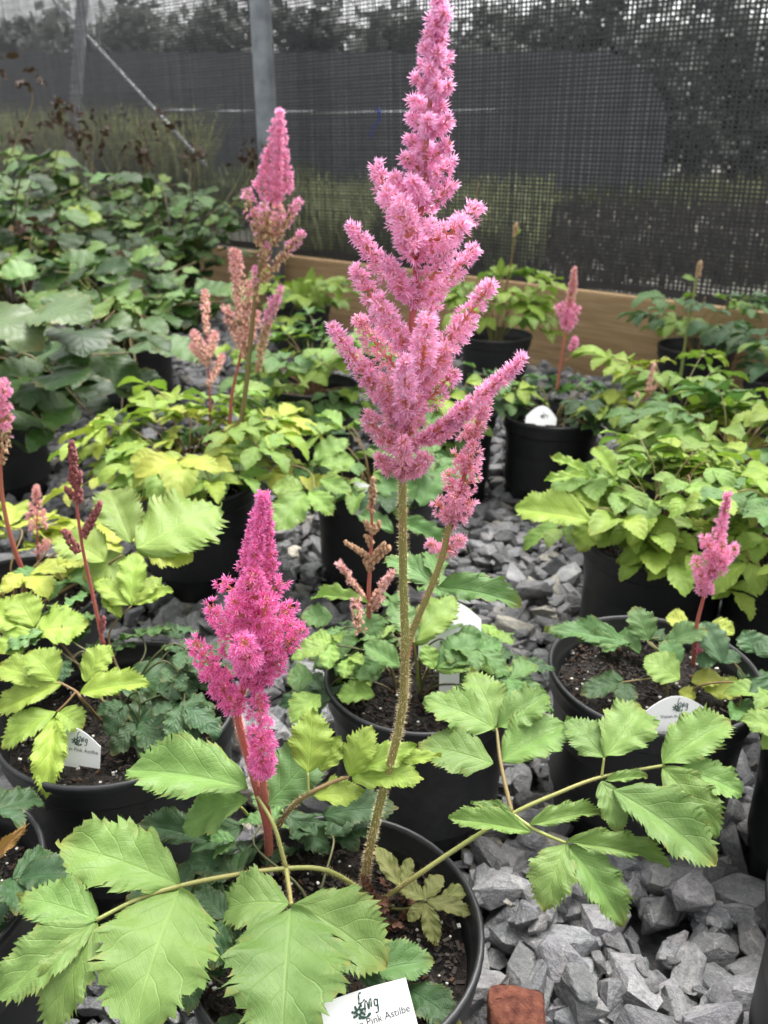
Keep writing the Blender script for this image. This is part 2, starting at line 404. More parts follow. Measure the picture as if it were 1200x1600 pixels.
# dark shade house beyond the fence, trees behind it
M_CLOTH = simple('shade_cloth', (0.11, 0.112, 0.12, 1), 0.8, 0, 3, (0.15, 0.15, 0.16, 1), 0.3, 0.02)
M_CLOTH2 = simple('shade_cloth_roof', (0.055, 0.056, 0.06, 1), 0.8, 0, 3, (0.08, 0.08, 0.085, 1), 0.3, 0.02)
hz = 1.55; ya = 10.5
xa, xb = -7.5, PY(930, 85, ya).x
sh = thing('shade_house', (0, ya, 0), 'long low shade house of black cloth beyond the netting', 'shade house')
def wall(name, pts, mat, root):
    mb = MB(); mb.v = [Vector(p) for p in pts]; mb.f = [tuple(range(len(pts)))]; return mb.build(name, mat, root)
arc = [(xb + 0.9 * math.sin(a), hz - 0.9 * (1 - math.cos(a))) for a in [i * math.pi / 16 for i in range(9)]]
mb = MB()
top = [(xa + (xb - xa) * i / 60, hz - .025 * abs(math.sin(i * 1.3))) for i in range(60)] + arc; n = len(top)
fy = lambda x, z: ya + (.05 * math.sin(x * 5.3) + .03 * math.sin(x * 13)) * (1 - .5 * z / hz)
for x, z in top: mb.v += [Vector((x, fy(x, 0), 0)), Vector((x, fy(x, z), z)), Vector((x, ya + 3, z)), Vector((x, ya + 3, 0))]
for i in range(n - 1):
    for k in range(3): mb.f.append((4 * i + k, 4 * i + 4 + k, 4 * i + 5 + k, 4 * i + 1 + k))
mb.f += [(0, 1, 2, 3), (4 * n - 1, 4 * n - 2, 4 * n - 3, 4 * n - 4)]
mb.build('cloth_cover', M_CLOTH, sh)
for i in range(0):
    x = xa + .3 + (xb - xa) * i / 8
    mb = MB(); mb.tube([(x, ya - .04, 0), (x, ya - .04, hz - .05)], .03, 8); mb.build('post', M_STEEL, sh, True)
M_BARK = simple('bark', (0.06, 0.048, 0.04, 1), 0.9, 0, 12, (0.11, 0.09, 0.075, 1), 0.8, 0.03)
def tree(x, y, h, seed, label):
    rr = random.Random(seed); root = thing('tree', (x, y, 0), label, 'tree', 'trees beyond the netting')
    mb = MB(); top = Vector((x + rr.uniform(-.3, .3), y, h * .8))
    mb.tube(curve([(x, y, -.05), (x + rr.uniform(-.1, .1), y, h * .35), top], 4), [.13, .12, .11, .10, .08, .07, .05, .04, .02], 7)
    tips = []
    for k in range(9):
        z = h * rr.uniform(-.05, .75); a = rr.uniform(0, 6.28); r = h * rr.uniform(.2, .38)
        e = Vector((x + r * math.cos(a), y + r * math.sin(a), z + h * rr.uniform(.05, .2)))
        mb.tube([(x, y, z), (Vector((x, y, z)) + e) / 2 + Vector((0, 0, .1)), e], [.05, .035, .012], 5); tips.append(e)
    mb.build('trunk', M_BARK, root)
    mb = MB(); tips += [top, Vector((x, y, h * .9))]
    for e in tips:
        for q in range(7):
            c = e + Vector((rr.gauss(0, .22), rr.gauss(0, .22), rr.gauss(0, .16))) * h * .6
            sh_ = rr.uniform(.8, 1.15)
            for l in range(22):
                p = c + Vector((rr.gauss(0, 1), rr.gauss(0, 1), rr.gauss(0, .7))) * h * .06
                a = Vector((rr.uniform(-1, 1), rr.uniform(-1, 1), rr.uniform(-1, 1))).normalized(); b = a.cross(Vector((.3, .2, 1))).normalized(); s_ = h * .034
                i0 = len(mb.v); mb.v += [p - a * s_ * 1.6, p + b * s_, p + a * s_ * 1.6, p - b * s_]; mb.f.append((i0, i0 + 1, i0 + 2, i0 + 3))
                g = sh_ * rr.uniform(.8, 1.2); mb.c += [(.17 * g, .18 * g, .165 * g, 1)] * 4
    o = mb.build('crown', M_BLADE, root); o['kind'] = 'stuff'
tl = ['dark leafy tree standing beyond the netting behind the shade house', 'dark leafy tree beyond the netting and past the rounded end of the shade house']
rt = random.Random(5)
for i in range(17):
    px = -80 + i * 86; Y = 15 + rt.uniform(-1, 4)
    tp = PY(px, 20 + rt.uniform(-14, 22), Y)
    tree(tp.x, Y, tp.z / 1.02, 40 + i, tl[1] if px > 900 else tl[0])
# weeds and grass outside
def blades(name, areas, label, seed):
    rr = random.Random(seed); mb = MB()
    for (px0, px1, Y0, Y1, n, h0, h1, colr) in areas:
        for k in range(n):
            Y = rr.uniform(Y0, Y1); x = PY(rr.uniform(px0, px1), 224, Y).x
            h = rr.uniform(h0, h1); a = rr.uniform(0, 6.28); ln = rr.uniform(.1, .5) * h; wd = rr.uniform(.008, .02)
            d = Vector((math.cos(a), math.sin(a), 0)); sd_ = Vector((-d.y, d.x, 0)) * wd
            b = Vector((x, Y, -.01)); m1 = b + Vector((0, 0, h * .6)) + d * ln * .3; e = b + Vector((0, 0, h)) + d * ln
            i0 = len(mb.v); mb.v += [b - sd_ * .7, b + sd_ * .7, m1 + sd_, m1 - sd_, e]; mb.f += [(i0, i0 + 1, i0 + 2, i0 + 3), (i0 + 3, i0 + 2, i0 + 4)]
            g = rr.uniform(.6, 1.25); mb.c += [(colr[0] * g, colr[1] * g, colr[2] * g, 1)] * 5
    o = mb.build(name, M_BLADE); return tag(o, label, 'grass', kind='stuff')
blades('grass', [(-60, 310, 7, 9.2, 5200, .35, .95, (.25, .27, .12)), (300, 480, 7, 9, 900, .2, .5, (.13, .15, .06)),
                 (430, 860, 4.2, 7, 4200, .12, .46, (.22, .24, .12)), (820, 1320, 4.0, 9, 2600, .04, .16, (.05, .045, .035)), (-100, 1300, 9, 12, 2500, .1, .3, (.12, .13, .06))],
       'yellow green rough grass growing outside the netting', 9)

# ------------------------------------------------------------------ leaves
def leaf_mesh(name, mat, teeth=15, per=4, cols=4, a=0.62, b=0.85, amp=0.07, fold=0.10, arch=0.08, wav=0.03, droop=0.0, crenate=False, lobes=0.0, seed=0, cordate=0.0, hair=0):
    rr = random.Random(seed); M = teeth * per; vs, fs, uvs = [], [], []
    asym = rr.uniform(-.06, .06); bend = rr.uniform(-.08, .08); p1, p2 = rr.uniform(0, 6), rr.uniform(0, 6)
    ta = [[rr.uniform(.4, 1.5) * (1.3 if k % 3 == 0 else .8) for k in range(teeth + 1)] for _ in (0, 1)]
    for i in range(M + 1):
        t = i / M; m_ = a / (a + b); wd = .5 * (t / m_) ** a * ((1 - t) / (1 - m_)) ** b
        wd *= 1 + lobes * math.sin(t * 2 * math.pi * 4.5 + p1)
        for j in range(-cols, cols + 1):
            u = j / cols; side = 0 if j < 0 else 1
            x = u * wd * (1 + asym * (1 if j > 0 else -1)); y = t
            if abs(j) == cols and 0 < i < M:
                k = int(t * teeth); ph = t * teeth - k
                if crenate: off = amp * (math.sin(math.pi * ph) ** .6 - .5) * ta[side][k]; fw = 0
                else: off = amp * (ph ** 1.2 - .35) * ta[side][k]; fw = amp * .9 * ph * ta[side][k]
                env = min(1, 6 * t) * min(1, 5 * (1 - t) + .25)
                x += off * env * (1 if j > 0 else -1) * 0.9; y += fw * env * .55
            y -= cordate * abs(u) ** 1.5 * (1 - t) ** 3
            y += 0.10 * abs(u) * wd * (1 - t)          # side veins sweep to the tip
            x += bend * math.sin(math.pi * t) * .5
            z = abs(u) * wd * 2 * fold * (1 - .5 * abs(u)) + arch * math.sin(math.pi * t) - droop * t * t + wav * math.sin(t * 9 + p1 + 1.5 * side) * abs(u) ** 2 + wav * .6 * math.sin(t * 23 + p2 + u * 2) * abs(u)
            z += 0.009 * abs(u) * (1 - .4 * abs(u)) * math.cos((t - abs(u) * .34) * 5.0 * 2 * math.pi) * wd * 2
            vs.append((x, y, z)); uvs.append((u * .5 + .5, t))
    n = 2 * cols + 1
    for i in range(M):
        for j in range(n - 1): q = i * n + j; fs.append((q, q + 1, q + n + 1, q + n))
    for q in range(hair):
        i = rr.randint(2, M - 3); sg = rr.choice((-1, 1)); e0 = i * n + (0 if sg < 0 else n - 1); e1 = e0 + n; f_ = rr.random()
        p = [vs[e0][k] + (vs[e1][k] - vs[e0][k]) * f_ for k in range(3)]; L = rr.uniform(.010, .024); b0 = len(vs)
        vs += [(p[0], p[1] - .0012, p[2]), (p[0], p[1] + .0012, p[2]), (p[0] + sg * L * 1.3, p[1] + L * rr.uniform(-.1, .9), p[2] + L * rr.uniform(-.2, .8))]
        uvs += [(.5 + .02 * sg, .02)] * 3; fs.append((b0, b0 + 1, b0 + 2))
    me = bpy.data.meshes.new(name); me.from_pydata(vs, [], fs)
    uvl = me.uv_layers.new(name='UVMap')
    li = np.zeros(len(me.loops), dtype=np.int32); me.loops.foreach_get('vertex_index', li)
    uvl.data.foreach_set('uv', np.array(uvs, dtype=np.float32)[li].ravel())
    me.polygons.foreach_set('use_smooth', [True] * len(me.polygons)); me.materials.append(mat); me.update()
    return me
LR = random.Random(11)
HI = [leaf_mesh('leaflet', M_LEAF, teeth=LR.choice((16, 18, 21)), per=4, cols=4, a=LR.uniform(.62, .82), b=LR.uniform(.72, .95), amp=LR.uniform(.075, .11), fold=LR.uniform(.10, .32), arch=LR.uniform(.03, .12), wav=LR.uniform(.025, .055), lobes=LR.uniform(.03, .09), seed=i, hair=170) for i in range(10)]
LO = [leaf_mesh('leaflet', M_LEAF, teeth=9, per=2, cols=2, a=LR.uniform(.65, .85), b=LR.uniform(.75, 1.0), amp=LR.uniform(.11, .16), fold=LR.uniform(.05, .3), arch=LR.uniform(.03, .16), wav=LR.uniform(.01, .04), droop=LR.uniform(0, .1), seed=20 + i) for i in range(10)]
DK = [leaf_mesh('leaf', M_DARKLEAF, teeth=11, per=2, cols=3, a=LR.uniform(.45, .6), b=LR.uniform(.62, .85), amp=.06, fold=LR.uniform(.0, .15), arch=LR.uniform(.04, .16), wav=LR.uniform(.03, .06), crenate=True, cordate=.10, seed=40 + i) for i in range(10)]
CR = [leaf_mesh('leaflet', M_DARKLEAF, teeth=12, per=3, cols=4, a=.6, b=.7, amp=.08, fold=.05, arch=.1, wav=.07, lobes=.08, seed=70 + i) for i in range(3)]

UP = Vector((0, 0, 1))
def jit(c, rr, k=.12, h=.05):
    g = 1 + rr.uniform(-k, k); return (c[0] * g * (1 + rr.uniform(-h, h)), c[1] * g, c[2] * g * (1 + rr.uniform(-h, h)), 1)
def leaflet(parent, p0, p1, W, nrm, me, colr, name='leaflet'):
    y = p1 - p0; L = y.length; y = y / L
    z = (nrm - y * nrm.dot(y))
    if z.length < 1e-4: z = Vector((0, 1, 0)) - y * y.y
    z.normalize(); x = y.cross(z)
    m = Matrix(((x.x * W, y.x * L, z.x * L, p0.x), (x.y * W, y.y * L, z.y * L, p0.y), (x.z * W, y.z * L, z.z * L, p0.z), (0, 0, 0, 1)))
    o = bpy.data.objects.new(name, me); COL.objects.link(o); o.parent = parent; o.matrix_basis = m; o.color = colr
    return o
LF_R = random.Random(21)
def px_leaf(parent, bx, by, tx, ty, wpx, z0, z1, colr, tilt=0.0, pool=None, name='leaflet', Y=None):
    """a leaflet that reaches from one place to another at given heights (or distances)"""
    if Y is None: p0 = PZ(bx, by, z0); p1 = PZ(tx, ty, z1)
    else: p0 = PY(bx, by, z0); p1 = PY(tx, ty, z1)
    mid = (p0 + p1) / 2; view = (CAM - mid).normalized()
    n = (UP * .75 + view * .45).normalized()
    y = (p1 - p0).normalized(); z = (n - y * n.dot(y)).normalized(); x = y.cross(z)
    if tilt: z = (z * math.cos(tilt) + x * math.sin(tilt)); x = y.cross(z)
    yp = (y - view * y.dot(view)); yp = yp.normalized() if yp.length > 1e-3 else yp
    xp = x - view * x.dot(view); fs = max(0.45, (xp - yp * xp.dot(yp)).length)
    W = wpx * depth(mid) / F / fs * .88
    return leaflet(parent, p0, p1, W, z, LF_R.choice(pool or HI), jit(colr, LF_R, .13, .06), name)

def stalk(root, pts, r0, r1, mat, name='leaf_stalk', n=7, hair=0, hairlen=.0022, hmat=None):
    c = curve(pts, 6); rad = [r0 + (r1 - r0) * i / (len(c) - 1) for i in range(len(c))]
    mb = MB(); mb.tube(c, rad, n); o = mb.build(name, mat, root, True)
    if hair:
        rr = random.Random(hair); hb = MB()
        for _ in range(hair):
            t = rr.random() * (len(c) - 1.001); i = int(t); p = c[i].lerp(c[i + 1], t - i); d = (c[i + 1] - c[i]).normalized()
            a = Vector((rr.gauss(0, 1), rr.gauss(0, 1), rr.gauss(0, 1))); a = (a - d * a.dot(d)).normalized(); s_ = d.cross(a) * .00010
            b = p + a * rad[i] * .95; e = b + a * hairlen * rr.uniform(.5, 1.2) + d * hairlen * rr.uniform(-.3, .3); i0 = len(hb.v)
            hb.v += [b - s_, b + s_, e]; hb.f.append((i0, i0 + 1, i0 + 2))
        h = hb.build('stem_hair', hmat or S_HAIR, o); h['kind'] = 'stuff'
    return o

def rosette(root, cx, cy, z0, n, r, h, size, cols, seed, pool=None, az=(0, 2 * math.pi), smat=None, sub=2, droop=(.0, .5)):
    """compound leaves rising from a crown and spreading outwards"""
    rr = random.Random(seed); pool = pool or LO; c = Vector((cx, cy, z0))
    for k in range(n):
        a = az[0] + (az[1] - az[0]) * (k + rr.uniform(-.4, .4)) / n
        rad = rr.uniform(*r); hh = rr.uniform(*h); d = Vector((math.cos(a), math.sin(a), 0)); sd_ = Vector((-d.y, d.x, 0))
        p0 = c + d * .012; node = c + d * rad * .72 + UP * hh + sd_ * rr.uniform(-.02, .02); end = c + d * rad + UP * (hh + rr.uniform(-.03, .02))
        st = stalk(root, [p0, c + d * rad * .3 + UP * hh * .65, node, end], .0012, .0006, smat or S_BROWN, n=5)
        col = rr.choice(cols); dr = rr.uniform(*droop); s_ = size * rr.uniform(.75, 1.2)
        fwd = (d - UP * dr * .6).normalized()
        def lf(p, dirv, L):
            nn = (UP + d * .25 + Vector((rr.uniform(-.3, .3), rr.uniform(-.3, .3), 0))).normalized()
            dv = (dirv - UP * rr.uniform(-.15, .35 + dr * .4)).normalized()
            leaflet(st, p, p + dv * L, L * rr.uniform(.52, .68), nn, rr.choice(pool), jit(col, rr, .14, .08))
        lf(end, fwd, s_); lf(end - d * .004, (fwd * .55 + sd_).normalized(), s_ * .82); lf(end - d * .004, (fwd * .55 - sd_).normalized(), s_ * .82)
        if sub > 1:
            for sg in (-1, 1):
                q = node + sd_ * sg * s_ * .35 + d * .008
                lf(q, (fwd * .7 + sd_ * sg).normalized(), s_ * .72); lf(q, (fwd * -.2 + sd_ * sg).normalized(), s_ * .6)
                if sub > 2: lf(node, (fwd * 1.1 + sd_ * sg * .5).normalized(), s_ * .7)

# ------------------------------------------------------------------ plumes
def frame(t):
    a = Vector((1, 0, 0)) if abs(t.x) < .8 else Vector((0, 1, 0)); x = (a - t * a.dot(t)).normalized(); return x, t.cross(x)
def floret(mb, p, d, s, pal, rr, np_=8):
    x, y = frame(d); g = rr.uniform(.82, 1.15); base, mid, tip = pal; a0 = rr.uniform(0, 6.28); w = s * .115
    for k in range(np_):
        a = a0 + 2 * math.pi * k / np_ + rr.uniform(-.25, .25); sp_ = rr.uniform(.2, 1.2)
        dv = (d * math.cos(sp_) + (x * math.cos(a) + y * math.sin(a)) * math.sin(sp_)); sv = d.cross(dv)
        sv = sv.normalized() * w if sv.length > 1e-6 else x * w
        L = s * rr.uniform(.7, 1.35); i0 = len(mb.v); m = p + dv * L * .62
        mb.v += [p, m - sv, p + dv * L, m + sv]; mb.f.append((i0, i0 + 1, i0 + 2, i0 + 3))
        for cc in (base, mid, tip, mid): mb.c.append((cc[0] * g, cc[1] * g, cc[2] * g, 1))
def bud(mb, p, r, c, rr):
    i0 = len(mb.v); q = rr.uniform(.85, 1.2); g = rr.uniform(.7, 1.3)
    top = p + Vector((0, 0, r * 1.3))
    for dz, rad in ((-.8, .55), (.0, 1.0), (.8, .6)):
        for k in range(5):
            a = 2 * math.pi * k / 5 + dz; mb.v.append(p + Vector((math.cos(a) * r * rad * q, math.sin(a) * r * rad * q, dz * r)))
    mb.v.append(top); mb.v.append(p - Vector((0, 0, r * 1.2)))
    for lv in (0, 5):
        for k in range(5): mb.f.append((i0 + lv + k, i0 + lv + (k + 1) % 5, i0 + lv + 5 + (k + 1) % 5, i0 + lv + 5 + k))
    for k in range(5): mb.f.append((i0 + 10 + k, i0 + 10 + (k + 1) % 5, i0 + 15)); mb.f.append((i0 + (k + 1) % 5, i0 + k, i0 + 16))
    mb.c += [(c[0] * g, c[1] * g, c[2] * g, 1)] * 17
def plume_branch(root, pts, radii, pal, size, seed, dens=1.0, mode='floret', budc=None, tip_mix=None, name='flower_branch', stemmat=None, lump=.50):
    """one branch of the plume: a thin stalk crowded with little clusters of florets"""
    rr = random.Random(seed); c = curve(pts, 8); L = [0]
    for i in range(len(c) - 1): L.append(L[-1] + (c[i + 1] - c[i]).length)
    T = L[-1]; mb = MB()
    def at(f):
        d = f * T
        for i in range(len(c) - 1):
            if L[i + 1] >= d: q = (d - L[i]) / max(1e-9, L[i + 1] - L[i]); return c[i].lerp(c[i + 1], q), (c[i + 1] - c[i]).normalized()
        return c[-1], (c[-1] - c[-2]).normalized()
    f = 0.0; ang = rr.uniform(0, 6.28)
    stem_c = rgb(226, 160, 138, .9)
    if mode != 'floret': stem_c = rgb(196, 140, 112, .8)
    mb.tube([at(i / 8)[0] for i in range(9)], [max(.0005, .0011 * (1 - i / 11)) for i in range(9)], 5, col=stem_c)
    while f < 1.0:
        Rr = lerp_list(radii, f); p, t = at(f); x, y = frame(t)
        k = 3
        cr = max(Rr * lump, size * .5)
        for m in range(k):
            a = ang + 2 * math.pi * m / k + rr.uniform(-.3, .3)
            rd = x * math.cos(a) + y * math.sin(a); off = max(0, Rr - cr) * rr.uniform(.72, 1.12)
            cr_ = cr; cr = cr_ * rr.uniform(.7, 1.12); cc = p + rd * off * 1.15 + t * (off * .5 + rr.uniform(-.4, .4) * cr)
            mb.tube([p - t * .001, cc], [.0006, .0004], 4, False, stem_c); dirc = (rd * .9 + t * .55).normalized()
            nf = int(max(3, dens * 7.5 * (cr / size) ** 2)) if mode == 'floret' else int(max(3, dens * 4.5 * (cr / size) ** 2))
            for q in range(nf):
                v = Vector((rr.gauss(0, 1), rr.gauss(0, 1), rr.gauss(0, 1))).normalized()
                if v.dot(dirc) < -.1: v = -v
                fp = cc + v * cr * rr.uniform(.35, .85); fd = (v * .75 + dirc * .5).normalized()
                if mode == 'floret': floret(mb, fp, fd, size * rr.uniform(.8, 1.15), pal, rr)
                elif mode == 'bud': bud(mb, fp, size * rr.uniform(.32, .5), budc, rr)
                else:                                      # faded: buds and dry petals, fresh towards the tip
                    if rr.random() < f ** 2.5: floret(mb, fp, fd, size, pal, rr, 6)
                    elif rr.random() < .45: floret(mb, fp, fd, size * .7, ((budc[0] * .8, budc[1] * .8, budc[2] * .8), budc, (budc[0] * 1.2, budc[1] * 1.15, budc[2] * 1.1)), rr, 4)
                    else: bud(mb, fp, size * rr.uniform(.3, .45), budc, rr)
            cr = cr_
        f += max((1.62 if mode == 'floret' else 1.42) * cr, size * .7) / T; ang += 1.05
    o = mb.build(name, M_PETAL if mode == 'floret' else M_BUD, root); o['kind'] = 'stuff'; return o

K = 1.0
PAL_MAIN = (rgb(234, 160, 166, K), rgb(240, 164, 220, K), rgb(254, 220, 248, K))
PAL_MAIN2 = (rgb(226, 166, 148, K), rgb(232, 156, 196, K), rgb(248, 200, 234, K))
PAL_HOT = (rgb(222, 98, 142, K), rgb(238, 112, 190, K), rgb(252, 178, 228, K))
PAL_MID = (rgb(234, 150, 178, K), rgb(242, 156, 202, K), rgb(252, 204, 232, K))
PAL_SALM = (rgb(222, 168, 156, K), rgb(230, 170, 172, K), rgb(240, 200, 200, K))
BUD_TAN = rgb(186, 156, 122, K); BUD_RED = rgb(138, 80, 78, K); BUD_OLIVE = rgb(168, 134, 104, K); BUD_PINK = rgb(208, 164, 146, K)
# leaf colours
C_BRIGHT = rgb(176, 202, 90, 0.594); C_YEL = rgb(202, 210, 96, 0.626); C_LITE = rgb(164, 197, 100, 0.562); C_FG = rgb(162, 198, 110, 0.443)
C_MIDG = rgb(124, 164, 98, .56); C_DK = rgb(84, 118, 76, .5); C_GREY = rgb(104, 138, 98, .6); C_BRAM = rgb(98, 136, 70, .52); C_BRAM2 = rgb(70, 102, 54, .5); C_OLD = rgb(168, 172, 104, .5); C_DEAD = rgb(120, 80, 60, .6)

# ------------------------------------------------------------------ pots
def lathe(mb, prof, cx, cy, n=56, wob=0.0, seed=0):
    b0 = len(mb.v); ph = seed * 1.7
    for r, z in prof:
        for k in range(n):
            a = 2 * math.pi * k / n; rr_ = r * (1 + wob * math.sin(2 * a + ph) + wob * .6 * math.sin(3 * a + 2 * ph))
            mb.v.append(Vector((cx + rr_ * math.cos(a), cy + rr_ * math.sin(a), z)))
    for i in range(len(prof) - 1):
        for k in range(n):
            a = b0 + i * n + k; b = b0 + i * n + (k + 1) % n; mb.f.append((a, b, b + n, a + n))
POT_H = 0.175
POTS = []
def pot(px, py, D, label, seed, xy=None, soil_z=None, det=True, n=56):
    c = PZ(px, py, POT_H) if xy is None else Vector((xy[0], xy[1], POT_H))
    R_ = D / 2; root = thing('plant_pot', (c.x, c.y, 0), label, 'plant pot', 'black nursery pots')
    sz = soil_z or POT_H - .026
    mb = MB(); wob = .006
    lathe(mb, [(R_ * .76, .006), (R_ * .77, .0), (R_ * .80, .004), (R_ * .93, POT_H - .026), (R_ * .935, POT_H - .0235)], c.x, c.y, n, wob, seed)
    lathe(mb, [(R_ * .90, POT_H - .030), (R_ * .885, .05)], c.x, c.y, n, wob, seed)
    mb.build('pot_wall', M_POT, root, True)
    mb = MB()
    lathe(mb, [(R_ * .937, POT_H - .026), (R_ * .965, POT_H - .0245), (R_ * .972, POT_H - .022), (R_ * .975, POT_H - .012), (R_ * .988, POT_H - .0085), (R_ * 1.0, POT_H - .005), (R_ * 1.0, POT_H - .0015), (R_ * .985, POT_H + .0008),
               (R_ * .962, POT_H + .0004), (R_ * .950, POT_H - .003), (R_ * .944, POT_H - .014), (R_ * .925, POT_H - .0165), (R_ * .915, POT_H - .020), (R_ * .90, POT_H - .031)], c.x, c.y, n, wob, seed)
    mb.build('rim', M_POT, root, True)
    # soil
    rr = random.Random(seed * 13 + 1); mb = MB(); NR = 14 if det else 5; NS = 44 if det else 20
    mb.v.append(Vector((c.x, c.y, sz + .004)))
    for i in range(1, NR + 1):
        for k in range(NS):
            r = R_ * .905 * i / NR; a = 2 * math.pi * k / NS; x, y = c.x + r * math.cos(a), c.y + r * math.sin(a)
            mb.v.append(Vector((x, y, sz + .012 * (noise.noise(Vector((x * 40, y * 40, seed)))) + .005 * noise.noise(Vector((x * 150, y * 150, seed))) - .004 * (i / NR) ** 3)))
    for k in range(NS): mb.f.append((0, 1 + k, 1 + (k + 1) % NS))
    for i in range(NR - 1):
        for k in range(NS): a = 1 + i * NS + k; b = 1 + i * NS + (k + 1) % NS; mb.f.append((a, a + NS, b + NS, b))
    so = mb.build('potting_soil', M_SOIL, root, True)
    if det:
        mb = MB()
        for q in range(1500):
            r = R_ * .88 * math.sqrt(rr.random()); a = rr.uniform(0, 6.28); s_ = rr.uniform(.0005, .0015)
            p = Vector((c.x + r * math.cos(a), c.y + r * math.sin(a), sz + .005 + rr.uniform(-.003, .003)))
            ax = Vector((rr.uniform(-1, 1), rr.uniform(-1, 1), rr.uniform(-.4, .4))).normalized(); ay = ax.cross(UP).normalized(); az = ax.cross(ay)
            i0 = len(mb.v); kind = rr.random()
            if kind < .05: cc = rgb(225, 222, 210, .8); s_ = min(s_, .0018); l = 1
            elif kind < .17: cc = rgb(84, 62, 46, .6); l = 1.8
            else: g = rr.uniform(.01, .035); cc = (g * 1.25, g, g * .85, 1); l = rr.uniform(1, 2.4)
            mb.box(p, ax * s_ * l, ay * s_ * .8, az * s_ * .45); mb.c += [cc] * 8
        o = mb.build('soil_crumbs', M_TINT, root); o['kind'] = 'stuff'
    POTS.append((c.x, c.y, R_)); return Vector((c.x, c.y, sz))

# ================================================================== foreground pot with the tall plume (A)
cA = pot(522, 1443, .182, 'black pot holding the tall plumed astilbe, its tag marked with a logo in front', 1)
A = thing('astilbe_plant', cA, 'tall astilbe with a long pale pink plume beside a short magenta plume', 'astilbe')
def YA(px, py, Y): return PY(px, py, Y)
base = PZ(568, 1400, cA.z)
YB = base.y
ax_px = [(568, 1400), (573, 1352), (592, 1262), (625, 1130), (633, 1030), (630, 900), (629, 745), (640, 560), (652, 400), (668, 200), (689, -10)]
ax3 = [YA(x, y, YB + .015 * i / 10) for i, (x, y) in enumerate(ax_px)]
axis_rad = .0042
ms = stalk(A, ax3[:7], .0029, .0022, S_GREEN, 'flower_stem', 12, 2600, .0026)
ms2 = stalk(A, ax3[6:], .0024, .0008, S_RED, 'plume_axis', 8)
TOP_Y = lambda py: YB + .015 * (6 + 4 * (745 - py) / 755) / 10
def AB(x0, y0, x1, y1, r, off=0.0, pal=PAL_MAIN, seed=0, lift=8, r0=None, dens=1.0):
    a = PY(x0, y0, TOP_Y(y0)); b = PY(x1, y1, TOP_Y(y0) + off); m = (a + b) / 2 - UP * lift * .0003 * 1.0
    dd = depth(b); rr_ = r * dd / F * .77
    plume_branch(A, [a, m, b], [rr_ * (r0 or .75), rr_, rr_, rr_ * .85, rr_ * .45], pal, .0034, 100 + seed, dens)
sd_ = 0
rp = random.Random(77)
# the narrow upper spire: short clusters that lengthen downwards
yy = -6.0; side = 0
while yy < 300:
    f = (yy + 6) / 306.0; ln = 5 + 57 * f ** 1.0; xax = 689 + (660 - 689) * (yy + 6) / 306
    for sgn, oy in ((-1, 0), (1, .5)):
        y0 = yy + oy * 18 + rp.uniform(-4, 4); l = ln * rp.uniform(.72, 1.12); 
        AB(xax, y0 + l * .5, xax + sgn * l * .80, y0 - l * .10, 4.5 + 10 * f, rp.uniform(-.012, .012), PAL_MAIN, sd_, 3, .8, 1.0); sd_ += 1
    for oy, offz in (((.3, -.020),) if int(yy) % 2 else ((.8, .018),)):
        y0 = yy + oy * 18
        AB(xax, y0 + ln * .4, xax + rp.uniform(-.3, .3) * ln, y0 - ln * .1, 4.5 + 8 * f, offz * (.35 + f), PAL_MAIN, sd_, 3, .8, 1.0); sd_ += 1
    yy += 19 + 19 * f
AXB = [ # x0,y0,x1,y1,r,distance offset,palette
 (652, 400, 588, 258, 22, .00, 0), (652, 360, 603, 300, 24, -.02, 0), (656, 405, 745, 322, 25, .01, 0), (655, 380, 728, 345, 24, -.015, 0),
 (648, 400, 628, 318, 30, -.03, 0), (652, 390, 660, 310, 32, .03, 0), (645, 465, 548, 352, 17, .0, 0), (646, 470, 605, 405, 16, -.015, 0), (652, 455, 700, 392, 22, -.01, 0), (654, 470, 742, 388, 20, .015, 0),
 (640, 545, 556, 422, 23, .0, 0), (640, 540, 590, 470, 26, -.02, 0), (636, 590, 562, 500, 24, .01, 1), (645, 560, 690, 430, 22, .02, 0), (652, 585, 768, 442, 22, -.01, 0), (650, 590, 735, 500, 24, .01, 0),
 (655, 605, 668, 492, 25, -.045, 0), (645, 600, 700, 545, 25, -.02, 1), (632, 655, 517, 508, 18, -.01, 0), (630, 650, 568, 570, 24, .0, 1), (632, 660, 600, 590, 26, -.02, 1), (636, 665, 632, 565, 23, -.05, 0),
 (645, 640, 710, 580, 22, .0, 0), (640, 640, 655, 560, 26, -.01, 1), (625, 700, 572, 648, 20, -.02, 1), (628, 705, 610, 640, 22, .0, 1), (635, 700, 650, 620, 24, -.02, 1), (640, 620, 690, 560, 24, .02, 1),
 (642, 700, 818, 560, 15, -.02, 0), (660, 690, 735, 640, 13, -.01, 1), (630, 735, 592, 716, 14, -.01, 1), (634, 735, 668, 714, 15, -.02, 1), (632, 740, 628, 690, 20, -.03, 1)]
for (x0, y0, x1, y1, r, of, pl) in AXB:
    AB(x0, y0, x1, y1, r, of, (PAL_MAIN, PAL_MAIN2)[pl], 300 + sd_); sd_ += 1
